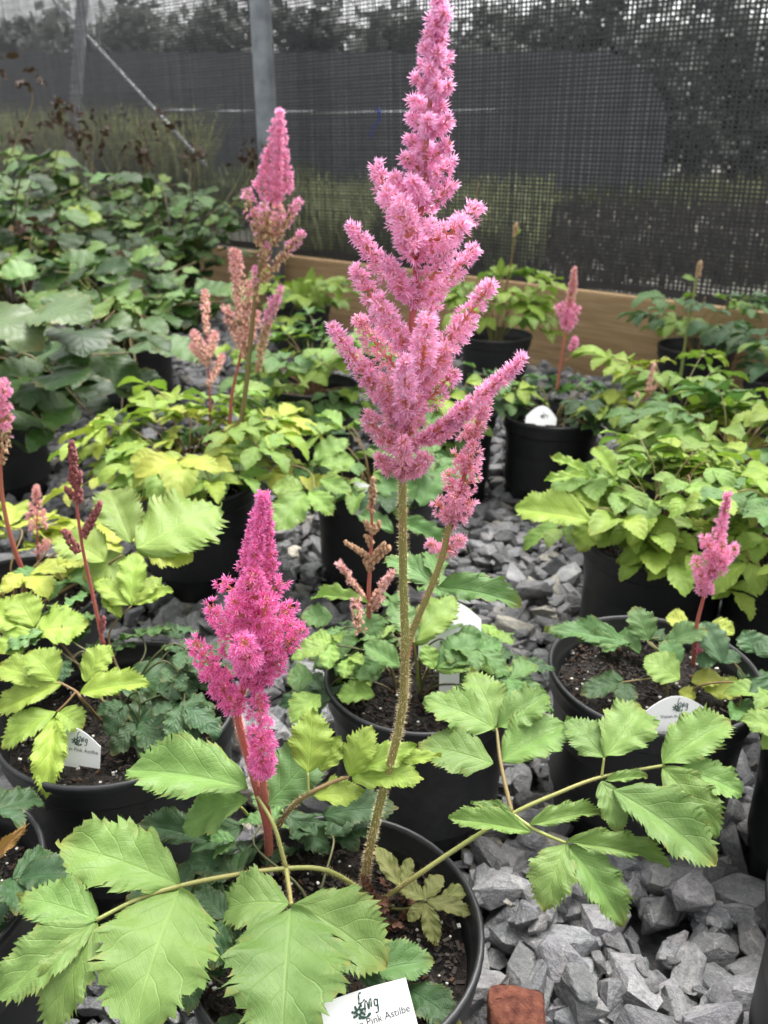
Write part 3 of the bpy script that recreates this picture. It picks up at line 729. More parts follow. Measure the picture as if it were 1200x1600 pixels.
# second stem with its own loose plume, and the leaf at its foot
b2 = [YA(x, y, YB + .006 + .004 * i) for i, (x, y) in enumerate([(634, 1025), (645, 985), (688, 880), (705, 800), (733, 720), (752, 640), (762, 600)])]
stalk(A, b2[:4], .0021, .0016, S_GREEN, 'flower_stem', 10, 1100, .0024, S_PINKHAIR); stalk(A, b2[3:], .0015, .0008, S_RED, 'plume_axis', 7)
def B2(x0, y0, x1, y1, r, of, pal=PAL_MAIN2):
    global sd_
    Y = YB + .02; a = PY(x0, y0, Y); b = PY(x1, y1, Y + of); rr_ = r * depth(b) / F
    plume_branch(A, [a, (a + b) / 2 - UP * .001, b], [rr_ * .8, rr_, rr_ * .9, rr_ * .5], pal, .0030, 900 + sd_); sd_ += 1
for q in [(690, 862, 672, 848, 10, 0), (690, 862, 722, 842, 12, -.005), (705, 812, 682, 782, 15, 0), (707, 812, 735, 782, 16, -.01), (706, 815, 712, 770, 16, -.012), (715, 775, 700, 740, 14, 0), (720, 770, 742, 735, 15, 0),
          (730, 735, 712, 708, 13, 0), (730, 735, 742, 695, 15, -.008), (738, 690, 728, 670, 12, 0), (742, 680, 752, 640, 14, 0), (748, 655, 765, 600, 12, 0)]: B2(*q)
lfA2 = stalk(A, [YA(683, 905, YB + .018), YA(684, 912, YB + .018)], .0012, .0010, S_STALK)
for q in [(683, 918, 815, 945, 52, YB + .018, YB + .0), (680, 914, 601, 872, 44, YB + .018, YB + .05), (684, 908, 672, 866, 46, YB + .02, YB + .05)]: px_leaf(lfA2, *q, C_MIDG, 0, None, 'leaflet', True)

# magenta plume
bs = PZ(418, 1372, cA.z); YM = bs.y
m_px = [(418, 1372), (419, 1300), (398, 1220), (378, 1150), (371, 1108), (385, 1062), (392, 990), (402, 880), (412, 768)]
m3 = [PY(x, y, YM - .012 * i / 8) for i, (x, y) in enumerate(m_px)]
stalk(A, m3[:6], .0030, .0022, S_RED, 'flower_stem', 10, 1300, .0018, S_PINKHAIR); stalk(A, m3[5:], .0026, .0008, S_RED, 'plume_axis', 7)
stalk(A, [PY(421, 1290, YM), PY(412, 1235, YM - .006), PY(409, 1190, YM - .006)], .0028, .0018, S_RED, 'flower_stem', 8, 300, .0015, S_PINKHAIR)
def MBn(x0, y0, x1, y1, r, of=0.0, Y=None, size=.0028):
    global sd_
    Yc = (YM - .011) if Y is None else Y; a = PY(x0, y0, Yc); b = PY(x1, y1, Yc + of); rr_ = r * depth(b) / F
    plume_branch(A, [a, (a + b) / 2 - UP * .001, b], [rr_ * .85, rr_, rr_, rr_ * .85, rr_ * .45], PAL_HOT, size * 1.2, 1500 + sd_, 1.0); sd_ += 1
yy = 772.0
while yy < 900:
    f = (yy - 770) / 130; xax = 412 - (yy - 770) * .09; ln = 5 + 35 * f
    for q in range(4):
        dx = (-1, 1, -.3, .3)[q]; MBn(xax, yy + ln * .6 + 3 * q, xax + dx * ln * .75, yy + 3 * q - ln * .05, 4 + 10 * f, (0, 0, -.012, .010)[q] * (.3 + f), None, .0024)
    yy += 9 + 14 * f
for q in [(396, 950, 348, 905, 20, .0), (398, 950, 440, 905, 20, 0), (396, 960, 395, 895, 26, -.02), (392, 1000, 325, 945, 22, 0), (395, 1000, 455, 945, 22, .005), (392, 1000, 365, 935, 24, -.02), (394, 1000, 420, 935, 26, -.02),
          (390, 1040, 350, 975, 24, .0), (392, 1045, 455, 972, 22, .01), (388, 1045, 380, 1000, 27, -.045), (392, 1040, 430, 990, 24, -.01), (372, 1108, 303, 1000, 22, -.01), (368, 1105, 330, 1050, 20, -.01), (386, 1068, 476, 978, 19, .0), (388, 1068, 440, 1030, 20, -.005),
          (392, 1075, 420, 1050, 16, 0)]: MBn(*q)
for q in [(411, 1205, 404, 1085, 21, -.01), (409, 1215, 396, 1190, 9, 0), (411, 1212, 417, 1195, 9, 0), (410, 1200, 410, 1150, 22, -.008)]: MBn(*q)

# traced compound leaves: stalks first, then the leaflets they carry
zA = .215
crown = PZ(566, 1392, cA.z + .01)
J1 = PZ(447, 1357, .20)
st1 = stalk(A, [crown, PZ(510, 1360, .195), J1, PZ(360, 1368, .212), PZ(282, 1384, .22), PZ(215, 1405, .222), PZ(150, 1438, .222)], .0017, .0011, S_STALK, 'leaf_stalk', 8, 900, .0022)
for q in [(282, 1384, 94, 1318, 122, .22, .232), (280, 1390, 205, 1615, 205, .22, .205), (152, 1438, 28, 1402, 88, .222, .222), (148, 1441, -6, 1560, 92, .222, .205), (152, 1441, 78, 1618, 92, .222, .195)]: px_leaf(st1, *q, C_FG)
st2 = stalk(A, [J1, PZ(452, 1390, .203), PZ(455, 1414, .205)], .0015, .0012, S_STALK, 'leaf_stalk', 8, 180, .002)
for q in [(452, 1412, 341, 1424, 98, .205, .20), (459, 1412, 604, 1512, 128, .205, .185), (455, 1418, 440, 1640, 212, .205, .195)]: px_leaf(st2, *q, C_FG)
st3 = stalk(A, [J1, PZ(428, 1290, .225), PZ(402, 1245, .235)], .0015, .0010, S_STALK, 'leaf_stalk', 7, 200, .002)
for q in [(388, 1232, 198, 1203, 104, .235, .23), (388, 1250, 285, 1292, 70, .232, .205), (416, 1258, 498, 1168, 100, .22, .245)]: px_leaf(st3, *q, C_FG if q[0] < 400 else C_MIDG)
st4 = stalk(A, [PZ(436, 1290, .2), PZ(455, 1262, .225), PZ(483, 1240, .24), PZ(520, 1222, .245), PZ(546, 1214, .248)], .0019, .0010, S_BROWN, 'leaf_stalk', 7, 260, .002)
for q in [(481, 1207, 488, 1106, 78, .252, .28), (500, 1205, 534, 1150, 46, .245, .262), (546, 1213, 582, 1133, 58, .248, .275), (550, 1217, 662, 1216, 50, .248, .248), (556, 1207, 652, 1165, 46, .25, .262), (600, 1190, 690, 1182, 26, .252, .255), (490, 1243, 570, 1238, 48, .24, .238)]: px_leaf(st4, *q, C_BRIGHT)
stalk(st4, [PZ(482, 1241, .24), PZ(481, 1207, .252)], .0010, .0008, S_STALK, 'leaflet_stalk')
st4b = stalk(A, [PZ(500, 1330, cA.z), PZ(470, 1290, .18), PZ(440, 1266, .195)], .0016, .0010, S_STALK)
for q in [(440, 1266, 518, 1332, 52, .195, .17), (505, 1275, 622, 1262, 56, .19, .20), (330, 1315, 212, 1288, 56, .19, .195), (345, 1330, 285, 1385, 52, .185, .175), (380, 1290, 300, 1330, 60, .185, .175), (520, 1290, 560, 1330, 40, .175, .17)]: px_leaf(st4b, *q, C_DK)
# the long leaf reaching out to the right over the gravel
st5 = stalk(A, [PZ(585, 1415, cA.z), PZ(640, 1376, .185), PZ(715, 1325, .205), PZ(800, 1272, .225), PZ(870, 1240, .235), PZ(940, 1214, .24), PZ(1038, 1196, .242)], .0017, .0010, S_STALK, 'leaf_stalk', 8, 700, .0018)
for q in [(942, 1184, 884, 1122, 66, .25, .258), (945, 1184, 1003, 1105, 92, .25, .262), (940, 1220, 968, 1302, 52, .24, .222), (958, 1234, 1118, 1352, 98, .24, .215), (945, 1221, 1012, 1214, 20, .24, .24),
          (1035, 1195, 1142, 1126, 80, .242, .255), (1034, 1199, 1122, 1308, 74, .242, .22), (1062, 1200, 1160, 1240, 58, .242, .232)]: px_leaf(st5, *q, C_FG)
stalk(st5, [PZ(940, 1214, .24), PZ(944, 1184, .25)], .0010, .0008, S_STALK, 'leaflet_stalk')
st6 = stalk(A, [PZ(800, 1272, .225), PZ(783, 1195, .24), PZ(776, 1138, .25)], .0016, .0010, S_BROWN, 'leaf_stalk', 7, 160, .0016)
for q in [(774, 1139, 662, 1092, 70, .25, .258), (775, 1136, 735, 1046, 74, .25, .262), (778, 1138, 856, 1084, 66, .25, .262), (784, 1190, 884, 1134, 88, .24, .25), (771, 1193, 653, 1164, 76, .24, .242)]: px_leaf(st6, *q, C_FG)
st7 = stalk(A, [PZ(800, 1272, .225), PZ(835, 1296, .222), PZ(884, 1317, .218)], .0016, .0010, S_STALK, 'leaf_stalk', 7, 120, .0016)
for q in [(830, 1300, 700, 1279, 42, .222, .225), (812, 1276, 735, 1254, 20, .224, .228), (826, 1291, 942, 1270, 34, .222, .222), (885, 1318, 848, 1424, 82, .218, .195), (884, 1316, 1048, 1352, 44, .218, .205), (888, 1320, 975, 1448, 72, .218, .185)]: px_leaf(st7, *q, C_FG)
rosette(A, cA.x - .01, cA.y, cA.z, 7, (.05, .09), (.012, .045), .036, [C_DK, C_MIDG, C_DK], 61, HI, az=(math.pi * .5, math.pi * 1.3), sub=2, smat=S_DIM)
# withered little leaf in the pot, lower leaves round the tag
st8 = stalk(A, [PZ(600, 1420, cA.z), PZ(635, 1420, cA.z + .012), PZ(664, 1407, cA.z + .02)], .0012, .0007, S_BROWN)
for q in [(626, 1386, 588, 1322, 32, .175, .185), (628, 1384, 642, 1340, 24, .175, .182), (664, 1406, 618, 1384, 32, .17, .172), (664, 1405, 692, 1368, 32, .17, .175), (666, 1407, 738, 1428, 30, .17, .166), (665, 1410, 682, 1478, 34, .17, .155), (688, 1400, 738, 1391, 24, .17, .17), (663, 1410, 638, 1440, 24, .168, .162)]: px_leaf(st8, *q, C_OLD)
st9 = stalk(A, [PZ(545, 1440, cA.z), PZ(555, 1490, cA.z + .02), PZ(570, 1515, cA.z + .025)], .0014, .0008, S_STALK)
for q in [(565, 1525, 678, 1502, 66, .168, .166), (545, 1505, 612, 1556, 30, .175, .178), (635, 1545, 718, 1600, 66, .16, .165), (470, 1540, 560, 1500, 50, .165, .17)]: px_leaf(st9, *q, C_DK if q[0] != 565 else C_MIDG)
stalk(A, [PZ(400, 1290, cA.z), PZ(380, 1265, .2), PZ(360, 1245, .2)], .0012, .0008, S_STALK)
# shrivelled brown leaves at the crown
rd = random.Random(4); stD = stalk(A, [PZ(590, 1425, cA.z), PZ(615, 1415, cA.z + .012)], .0014, .0010, S_CANE, 'dead_stalk')
for k in range(26):
    p = PZ(612 + rd.uniform(-45, 35), 1412 + rd.uniform(-30, 40), cA.z + rd.uniform(.002, .016))
    d = Vector((rd.uniform(-1, 1), rd.uniform(-1, 1), rd.uniform(-.5, .6))).normalized()
    leaflet(stD, p, p + d * rd.uniform(.008, .017), rd.uniform(.006, .011), Vector((rd.uniform(-1, 1), rd.uniform(-1, 1), .6)), rd.choice(CR), jit(rgb(112, 72, 58, .6), rd, .3, .1), 'dead_leaf')

# ================================================================== the other pots and plants
def plant(c, label): return thing('astilbe_plant', c, label, 'astilbe', 'potted astilbes')
G_ = 'black nursery pots'
cB = pot(185, 1102, .200, 'wet-sided black pot with a white tag leaning under droopy bright leaves', 2)
B = plant(cB, 'astilbe with a tall dark red bud spike and wet bright green drooping leaves')
cC = pot(657, 1050, .174, 'black pot behind the tall green flower stem, white tag standing at its back edge', 3)
C = plant(cC, 'leafy astilbe with a salmon-stalked spike of unopened buds behind the tall stem')
cD = pot(1021, 1045, .188, 'black pot with mostly bare dark soil and a curved white tag at its front', 4)
D = plant(cD, 'sparse small astilbe with one bright pink spike in mostly bare soil')
cE = pot(1028, 838, .182, 'black pot standing behind the bare-soil pot, spilling bright green leaves', 5)
E = plant(cE, 'bright green bushy astilbe without flowers behind the bare-soil pot')
cF = pot(863, 645, .176, 'black pot standing clear on the gravel with a white tag lying on its rim', 6)
Fp = plant(cF, 'low dark-leaved astilbe with a slim pale pink spike near the timber board')
cG = pot(1089, 540, .18, 'black pot against the timber board below a bare brown-tipped bud stalk', 7, det=False)
Gp = plant(cG, 'grey green astilbe against the timber board with one bare bud stalk')
cH = pot(585, 748, .178, 'black pot behind the budded astilbe with a faded pink tag inside', 8)
H = plant(cH, 'green leafy astilbe with a faded pink tag behind the budded plant')
cI = pot(305, 748, .18, 'black pot under the yellow green astilbe with fading tan spikes', 9)
I = plant(cI, 'yellow green astilbe with tall fading pink and tan flower spikes')
cJ = pot(20, 930, .18, 'black pot under yellow green leaves by the small salmon pink spike', 10)
Jp = plant(cJ, 'yellow green astilbe with a thick faded spike and a small salmon pink spike')
cK = pot(-168, 1392, .182, 'black pot beside the wet-sided pot, with red-edged young leaf', 11)
Kp = plant(cK, 'astilbe with a red-edged young leaf and dark toothed leaf over its rim')
cL = pot(1262, 880, .18, 'black pot on the gravel beside the bright green bushy astilbe', 12)
Lp = plant(cL, 'dense mid green astilbe beside the bright green bushy one')
cM = pot(1052, 668, .178, 'black pot behind the bushy astilbe under a reddish young spike', 13, det=False)
Mp = plant(cM, 'yellow green astilbe with a short reddish young spike')
cN = pot(1235, 590, .18, 'black pot by the timber board with grey green leaves over its edge', 14, det=False)
Np = plant(cN, 'grey green astilbe in the pot next to the bare bud stalk plant')
cO = pot(700, 640, .178, 'black pot half hidden behind the tall pink plume', 15, det=False)
Op = plant(cO, 'green astilbe half hidden behind the tall pink plume')
cP = pot(775, 522, .18, 'black pot close to the timber board under a lush lime plant', 16, det=False)
Pp = plant(cP, 'lush lime green astilbe with thin bud stems close to the timber board')
cQ = pot(490, 600, .178, 'black pot behind the fading tan spikes, under bright leaves', 17, det=False)
Qp = plant(cQ, 'bright green astilbe behind the fading tan spikes')
cR = pot(1140, 735, .178, 'black pot between the bushy astilbe and the reddish young spike', 18, det=False)
Rp = plant(cR, 'broad-leaved green astilbe between the bushy one and the reddish spike plant')
cS = pot(1452, 1455, .182, 'black pot standing among the large slate chips', 19)
Sp = plant(cS, 'small astilbe in the pot among the large slate chips')
cT = pot(1378, 1145, .18, 'black pot next to the bare-soil pot', 20)
Tp = plant(cT, 'pale green astilbe next to the bare-soil pot')
cV = pot(470, 475, .18, 'black pot at the corner of the timber board holding one upright lime sprout', 21, det=False)
Vp = plant(cV, 'single upright lime green sprout at the end of the timber board')

# --- B
sB = stalk(B, [cB + Vector((-.02, .01, .0)), PZ(130, 1095, .205), PZ(118, 1080, .21), PZ(90, 1065, .215)], .0014, .0009, S_BROWN)
for q in [(95, 1068, -4, 1112, 50, .215, .20), (88, 1065, 44, 1018, 62, .216, .235), (133, 1065, 172, 1008, 50, .214, .235), (125, 1085, 234, 1068, 46, .214, .212), (85, 1070, 0, 1040, 60, .213, .22)]: px_leaf(sB, *q, C_BRIGHT)
sB2 = stalk(B, [PZ(118, 1082, .21), PZ(104, 1098, .205), PZ(88, 1113, .20)], .0010, .0007, S_BROWN)
for q in [(88, 1112, 3, 1170, 52, .20, .185), (92, 1112, 130, 1138, 54, .20, .192), (87, 1122, 72, 1248, 58, .20, .165)]: px_leaf(sB2, *q, C_BRIGHT)
sB3 = stalk(B, [cB, PZ(100, 1010, .2), PZ(53, 984, .225)], .0014, .0008, S_BROWN)
for q in [(52, 985, 0, 1022, 50, .225, .215), (54, 980, 22, 930, 62, .225, .245), (53, 985, 140, 976, 66, .225, .222), (45, 978, -20, 960, 60, .225, .235)]: px_leaf(sB3, *q, C_BRIGHT)
sB4 = stalk(B, [cB + Vector((.01, .02, 0)), PZ(170, 1000, .2), PZ(205, 947, .235)], .0014, .0008, S_BROWN)
for q in [(206, 946, 213, 862, 50, .235, .265), (202, 946, 148, 905, 44, .235, .25), (210, 946, 270, 922, 26, .235, .24), (208, 942, 252, 902, 30, .237, .25), (190, 965, 160, 930, 28, .225, .24)]: px_leaf(sB4, *q, C_BRIGHT)
sB5 = stalk(B, [cB, PZ(198, 1120, .16), PZ(214, 1140, .162)], .0012, .0008, S_BROWN)
for q in [(214, 1140, 312, 1168, 92, .162, .172), (215, 1142, 255, 1085, 70, .162, .18), (190, 1075, 300, 1060, 70, .175, .185), (230, 1060, 290, 1110, 60, .175, .165)]: px_leaf(sB5, *q, C_DK, 0, CR)
rosette(B, cB.x, cB.y + .01, cB.z, 11, (.03, .085), (.02, .08), .038, [C_DK, C_DK, C_MIDG], 31, CR, sub=2, az=(-.25 * math.pi, 1.12 * math.pi), smat=S_DIM)
YBd = cB.y + .03
bp = [PY(x, y, YBd) for x, y in [(162, 1010), (145, 930), (128, 850), (118, 770), (112, 692)]]
stalk(B, bp, .0018, .0009, S_RED, 'flower_stem', 8, 500, .0014, S_PINKHAIR)
def bspike(root, Y, items, c, size=.0042, mode='bud', pal=PAL_SALM):
    global sd_
    for (x0, y0, x1, y1, r) in items:
        a = PY(x0, y0, Y); b = PY(x1, y1, Y); rr_ = r * depth(b) / F
        plume_branch(root, [a, b], [rr_, rr_, rr_ * .6], pal, size, 2500 + sd_, .7, mode, c); sd_ += 1
bspike(B, YBd, [(116, 745, 112, 692, 8), (118, 755, 106, 745, 6), (119, 762, 126, 738, 6), (120, 780, 105, 765, 7), (121, 785, 126, 765, 6), (130, 838, 158, 785, 7), (122, 862, 98, 828, 8), (160, 985, 162, 965, 5)], BUD_RED, .0036)
# --- J (left edge)
YJ = cJ.y + .01
stalk(Jp, [PY(x, y, YJ) for x, y in [(45, 915), (20, 850), (4, 780), (0, 715)]], .0028, .0018, S_RED, 'flower_stem', 8)
plume_branch(Jp, [PY(2, 725, YJ), PY(5, 660, YJ), PY(4, 595, YJ)], [.004, .009, .0095, .008, .005], PAL_MID, .0034, 2701, 1.1, 'faded', BUD_TAN)
plume_branch(Jp, [PY(2, 668, YJ), PY(4, 595, YJ)], [.009, .0095, .006], PAL_MID, .0030, 2702, 1.1)
plume_branch(Jp, [PY(58, 826, YJ + .03), PY(57, 758, YJ + .03)], [.012, .010, .004, .002], PAL_SALM, .0030, 2703); stalk(Jp, [PY(60, 900, YJ + .03), PY(58, 820, YJ + .03)], .0014, .0010, S_RED, 'flower_stem')
plume_branch(Jp, [PY(60, 865, YJ + .03), PY(75, 845, YJ + .03)], [.006, .006, .003], PAL_SALM, .0028, 2704)
rosette(Jp, cJ.x, cJ.y, cJ.z, 13, (.06, .13), (.05, .13), .050, [C_YEL, C_YEL, C_BRIGHT, C_MIDG], 32, HI)
sJ = stalk(Jp, [cJ, PZ(140, 900, .23), PZ(190, 868, .26)], .0018, .0010, S_BROWN)
for q in [(213, 857, 345, 790, 118, .265, .28), (165, 878, 90, 838, 74, .255, .27), (205, 850, 170, 765, 80, .265, .295), (200, 870, 130, 905, 60, .25, .24), (225, 855, 302, 872, 62, .262, .252)]: px_leaf(sJ, *q, C_YEL if q[0] == 225 else rgb(176, 202, 104, .48))
# --- I
YI = cI.y
stalk(I, [PY(x, y, YI) for x, y in [(372, 690), (385, 600), (397, 480), (412, 380), (425, 300), (437, 172)]], .0040, .0012, S_BROWN, 'flower_stem', 8)
def IB(x0, y0, x1, y1, r, mode='faded', pal=PAL_MID, of=0, bc=BUD_TAN, size=.0050):
    global sd_
    a = PY(x0, y0, YI); b = PY(x1, y1, YI + of); rr_ = r * depth(b) / F
    plume_branch(I, [a, (a + b) / 2, b], [rr_ * .8, rr_, rr_, rr_ * .5], pal, size, 3100 + sd_, .9, mode, bc); sd_ += 1
for k in range(9):
    y = 176 + k * 15; l = 3 + k * 3.4
    for sx in (-1, 1, .25): IB(437 - k * 1.2, y + l * .6, 437 - k * 1.2 + sx * l * .85, y - l * .3, 3.2 + k * .8, 'floret', PAL_MID, -.02 * (sx == .25))
for q in [(415, 400, 385, 300, 13), (413, 395, 400, 330, 14), (426, 380, 466, 316, 9), (424, 385, 440, 330, 13), (411, 440, 474, 362, 9), (409, 440, 416, 378, 9), (405, 545, 440, 448, 6), (402, 580, 425, 470, 7), (400, 470, 398, 420, 6)]: IB(*q)
IB(418, 372, 412, 322, 14, 'faded', PAL_MID, -.03); IB(424, 366, 432, 318, 15, 'floret', PAL_SALM, .02)
stalk(I, [PY(x, y, YI + .03) for x, y in [(358, 690), (362, 620), (376, 555), (382, 520)]], .0028, .0016, S_RED, 'flower_stem')
for q in [(380, 540, 370, 395, 11), (382, 540, 392, 440, 9), (378, 545, 352, 480, 9), (384, 548, 400, 490, 10), (382, 560, 392, 520, 9), (375, 500, 364, 390, 7)]: IB(*q, 'faded', PAL_SALM, .03, BUD_PINK)
stalk(I, [PY(x, y, YI + .06) for x, y in [(328, 680), (328, 620), (324, 560), (322, 480)]], .0020, .0008, S_RED, 'flower_stem')
for q in [(323, 520, 320, 455, 6), (324, 560, 302, 520, 7), (325, 560, 336, 520, 7), (327, 600, 348, 555, 6), (325, 570, 300, 540, 6)]: IB(*q, 'faded', PAL_SALM, .06, BUD_PINK)
rosette(I, cI.x, cI.y, cI.z, 26, (.06, .17), (.04, .13), .058, [C_YEL, C_YEL, C_BRIGHT, C_LITE], 33, LO, sub=3)
rosette(I, cI.x, cI.y, cI.z, 16, (.02, .10), (.04, .11), .054, [C_MIDG, C_BRIGHT, C_YEL], 133, LO, sub=3)
sI = stalk(I, [cI, PZ(340, 720, .23), PZ(470, 730, .235), PZ(492, 765, .23)], .0016, .0008, S_BROWN)
for q in [(478, 770, 432, 832, 62, .225, .20), (482, 768, 520, 806, 40, .225, .205), (475, 765, 425, 760, 34, .228, .225), (500, 748, 550, 775, 30, .23, .22), (490, 720, 545, 685, 36, .24, .26), (500, 728, 555, 720, 30, .24, .24)]: px_leaf(sI, *q, C_LITE, 0, HI)
# --- C
sC = stalk(C, [cC, PZ(650, 1030, .2), PZ(648, 1002, .22)], .0014, .0009, S_STALK)
for q in [(646, 1004, 712, 930, 64, .22, .24), (650, 1004, 610, 940, 50, .22, .24), (682, 1044, 752, 996, 58, .205, .22), (682, 1046, 800, 1048, 36, .205, .20), (678, 1046, 662, 1008, 34, .205, .22), (625, 1042, 568, 1006, 42, .205, .22), (600, 1032, 552, 1058, 40, .20, .19), (575, 942, 486, 936, 24, .24, .235),
          (560, 1000, 482, 1030, 44, .21, .205), (585, 1085, 528, 1086, 40, .185, .178), (555, 1060, 596, 1048, 30, .195, .195), (500, 1085, 455, 1130, 50, .19, .18), (490, 1060, 448, 1060, 48, .195, .195), (520, 965, 470, 965, 40, .225, .225), (560, 965, 600, 990, 40, .22, .21), (700, 1010, 770, 1000, 40, .2, .2)]: px_leaf(sC, *q, C_MIDG if LF_R.random() < .65 else C_LITE)
rosette(C, cC.x - .01, cC.y, cC.z, 19, (.03, .10), (.015, .07), .040, [C_DK, C_MIDG, C_MIDG, C_LITE], 34, HI, smat=S_DIM, az=(-.2 * math.pi, 1.2 * math.pi))
YC = cC.y + .02
stalk(C, [PY(x, y, YC) for x, y in [(577, 985), (576, 930), (580, 850), (582, 748)]], .0024, .0009, S_RED, 'flower_stem', 8)
bspike(C, YC, [(582, 785, 582, 746, 6), (581, 800, 576, 792, 5), (581, 830, 570, 815, 6), (582, 832, 594, 815, 6), (580, 850, 572, 838, 6), (580, 872, 540, 848, 5), (578, 880, 608, 855, 7), (580, 890, 570, 875, 6), (582, 870, 600, 850, 5)], BUD_OLIVE, .0036)
bspike(C, YC, [(572, 938, 528, 878, 5), (578, 945, 612, 895, 7), (580, 955, 595, 935, 6)], BUD_PINK, .0036, 'faded')
plume_branch(C, [PY(562, 985, YC - .03), PY(556, 938, YC - .03)], [.007, .006, .003], PAL_SALM, .0032, 2900, 1, 'faded', BUD_PINK)
# --- D
sD = stalk(D, [cD + Vector((.02, .02, 0)), PZ(1040, 1030, .19), PZ(1015, 1003, .2)], .0013, .0008, S_BROWN)
for q in [(1014, 1002, 990, 948, 50, .2, .222), (1062, 1062, 1008, 1026, 58, .19, .2), (985, 1005, 850, 984, 42, .2, .205), (975, 1010, 900, 1000, 30, .197, .2), (1040, 1010, 1105, 985, 42, .2, .21), (1060, 1040, 1040, 1000, 40, .195, .205), (1000, 1022, 960, 990, 34, .19, .19)]: px_leaf(sD, *q, C_MIDG if q[0] != 1062 else C_LITE)
for q in [(1128, 1036, 1098, 972, 52, .19, .21), (1130, 1036, 1152, 1018, 34, .19, .195), (1120, 1030, 1086, 1035, 30, .19, .185), (1180, 1020, 1160, 985, 46, .2, .215), (1182, 1024, 1215, 1000, 46, .2, .21), (1175, 1060, 1205, 1095, 50, .195, .18)]: px_leaf(sD, *q, C_GREY)
for q in [(1080, 1065, 1130, 1060, 34, .17, .172), (1100, 1080, 1165, 1075, 40, .165, .168), (1060, 1080, 1088, 1090, 26, .162, .16), (1110, 975, 1148, 990, 30, .21, .205), (1075, 975, 1040, 965, 34, .21, .212)]: px_leaf(sD, *q, C_YEL)
rosette(D, cD.x + .025, cD.y - .005, cD.z, 5, (.03, .07), (.01, .04), .034, [C_MIDG, C_DK, C_YEL], 35, HI, sub=1)
YD = cD.y + .01
stalk(D, [PY(x, y, YD) for x, y in [(1083, 1040), (1088, 980), (1103, 920), (1120, 850), (1137, 775)]], .0022, .0008, S_RED, 'flower_stem', 8)
def DBr(x0, y0, x1, y1, r, of=0.0):
    global sd_
    a = PY(x0, y0, YD); b = PY(x1, y1, YD + of); rr_ = r * depth(b) / F
    plume_branch(D, [a, (a + b) / 2, b], [rr_ * .8, rr_, rr_, rr_ * .5], PAL_MID, .0032, 3500 + sd_, 1.1); sd_ += 1
for q in [(1128, 830, 1137, 773, 5), (1124, 850, 1128, 808, 10), (1120, 880, 1100, 838, 13), (1122, 885, 1150, 852, 11), (1118, 895, 1130, 850, 16, -.012), (1115, 895, 1112, 850, 14, .01), (1105, 925, 1086, 872, 11), (1100, 928, 1096, 895, 11, -.008), (1106, 925, 1104, 905, 9), (1092, 1022, 1093, 1000, 7)]: DBr(*q)
# --- F
rosette(Fp, cF.x, cF.y, cF.z, 13, (.05, .12), (.02, .07), .046, [C_DK, C_GREY, C_MIDG], 36, LO, az=(-.42 * math.pi, 1.12 * math.pi))
YF = cF.y
stalk(Fp, [PY(x, y, YF) for x, y in [(870, 610), (880, 540), (888, 480), (898, 420)]], .0030, .0010, S_RED, 'flower_stem', 7)
for (x0, y0, x1, y1, r) in [(893, 460, 898, 420, 4), (890, 480, 896, 440, 6), (888, 510, 872, 478, 8), (889, 510, 902, 478, 8), (888, 505, 888, 470, 10), (886, 515, 886, 490, 9), (893, 548, 899, 528, 5)]:
    a = PY(x0, y0, YF); b = PY(x1, y1, YF); rr_ = r * depth(b) / F
    plume_branch(Fp, [a, b], [rr_, rr_, rr_ * .5], PAL_MID if y1 > 445 else PAL_SALM, .0050, 3700 + sd_, .9); sd_ += 1
sF = stalk(Fp, [PY(880, 565, YF), PY(905, 552, YF)], .0012, .0008, S_RED)
px_leaf(sF, 893, 562, 938, 556, 12, YF, YF, C_BRIGHT, 0, LO, 'leaflet', True); px_leaf(sF, 890, 558, 915, 545, 10, YF, YF, C_BRIGHT, 0, LO, 'leaflet', True)
# --- the rest
rosette(E, cE.x, cE.y, cE.z, 26, (.06, .14), (.03, .12), .054, [C_BRIGHT, C_LITE, C_BRIGHT, C_YEL], 37, LO, sub=3)
rosette(E, cE.x, cE.y, cE.z, 9, (.03, .08), (.05, .13), .052, [C_BRIGHT, C_LITE], 137, LO)
sE = stalk(E, [cE, PZ(960, 800, .24), PZ(915, 800, .235)], .0014, .0008, S_BROWN)
for q in [(925, 815, 805, 795, 62, .235, .235), (930, 810, 905, 862, 50, .23, .20), (930, 800, 900, 755, 36, .24, .25), (922, 745, 850, 752, 18, .27, .27), (920, 740, 860, 715, 18, .27, .275), (960, 745, 930, 700, 34, .275, .29)]: px_leaf(sE, *q, C_BRIGHT, 0, HI)
rosette(Gp, cG.x, cG.y, cG.z, 18, (.05, .17), (.03, .14), .062, [C_GREY, C_MIDG, C_LITE], 38, LO)
YG = cG.y - .12
stalk(Gp, [PY(x, y, YG) for x, y in [(1062, 600), (1075, 510), (1093, 412)]], .0038, .0022, S_STALK, 'flower_stem', 7)
bspike(Gp, YG, [(1091, 432, 1094, 408, 5)], BUD_TAN, .006)
sG = stalk(Gp, [PY(1088, 440, YG), PY(1080, 436, YG)], .0012, .0008, S_STALK); px_leaf(sG, 1086, 438, 1066, 432, 9, YG, YG, C_LITE, 0, LO, 'leaflet', True)
rosette(H, cH.x, cH.y, cH.z, 22, (.05, .13), (.02, .09), .05, [C_MIDG, C_DK, C_LITE], 39, LO)
sH = stalk(H, [cH, PZ(620, 740, .2), PZ(680, 745, .215)], .0014, .0008, S_STALK)
for q in [(640, 790, 600, 740, 70, .19, .21), (655, 790, 690, 735, 60, .19, .215), (625, 815, 705, 865, 34, .185, .17), (690, 700, 640, 690, 40, .22, .23), (615, 830, 560, 805, 30, .18, .185)]: px_leaf(sH, *q, C_MIDG, 0, HI)
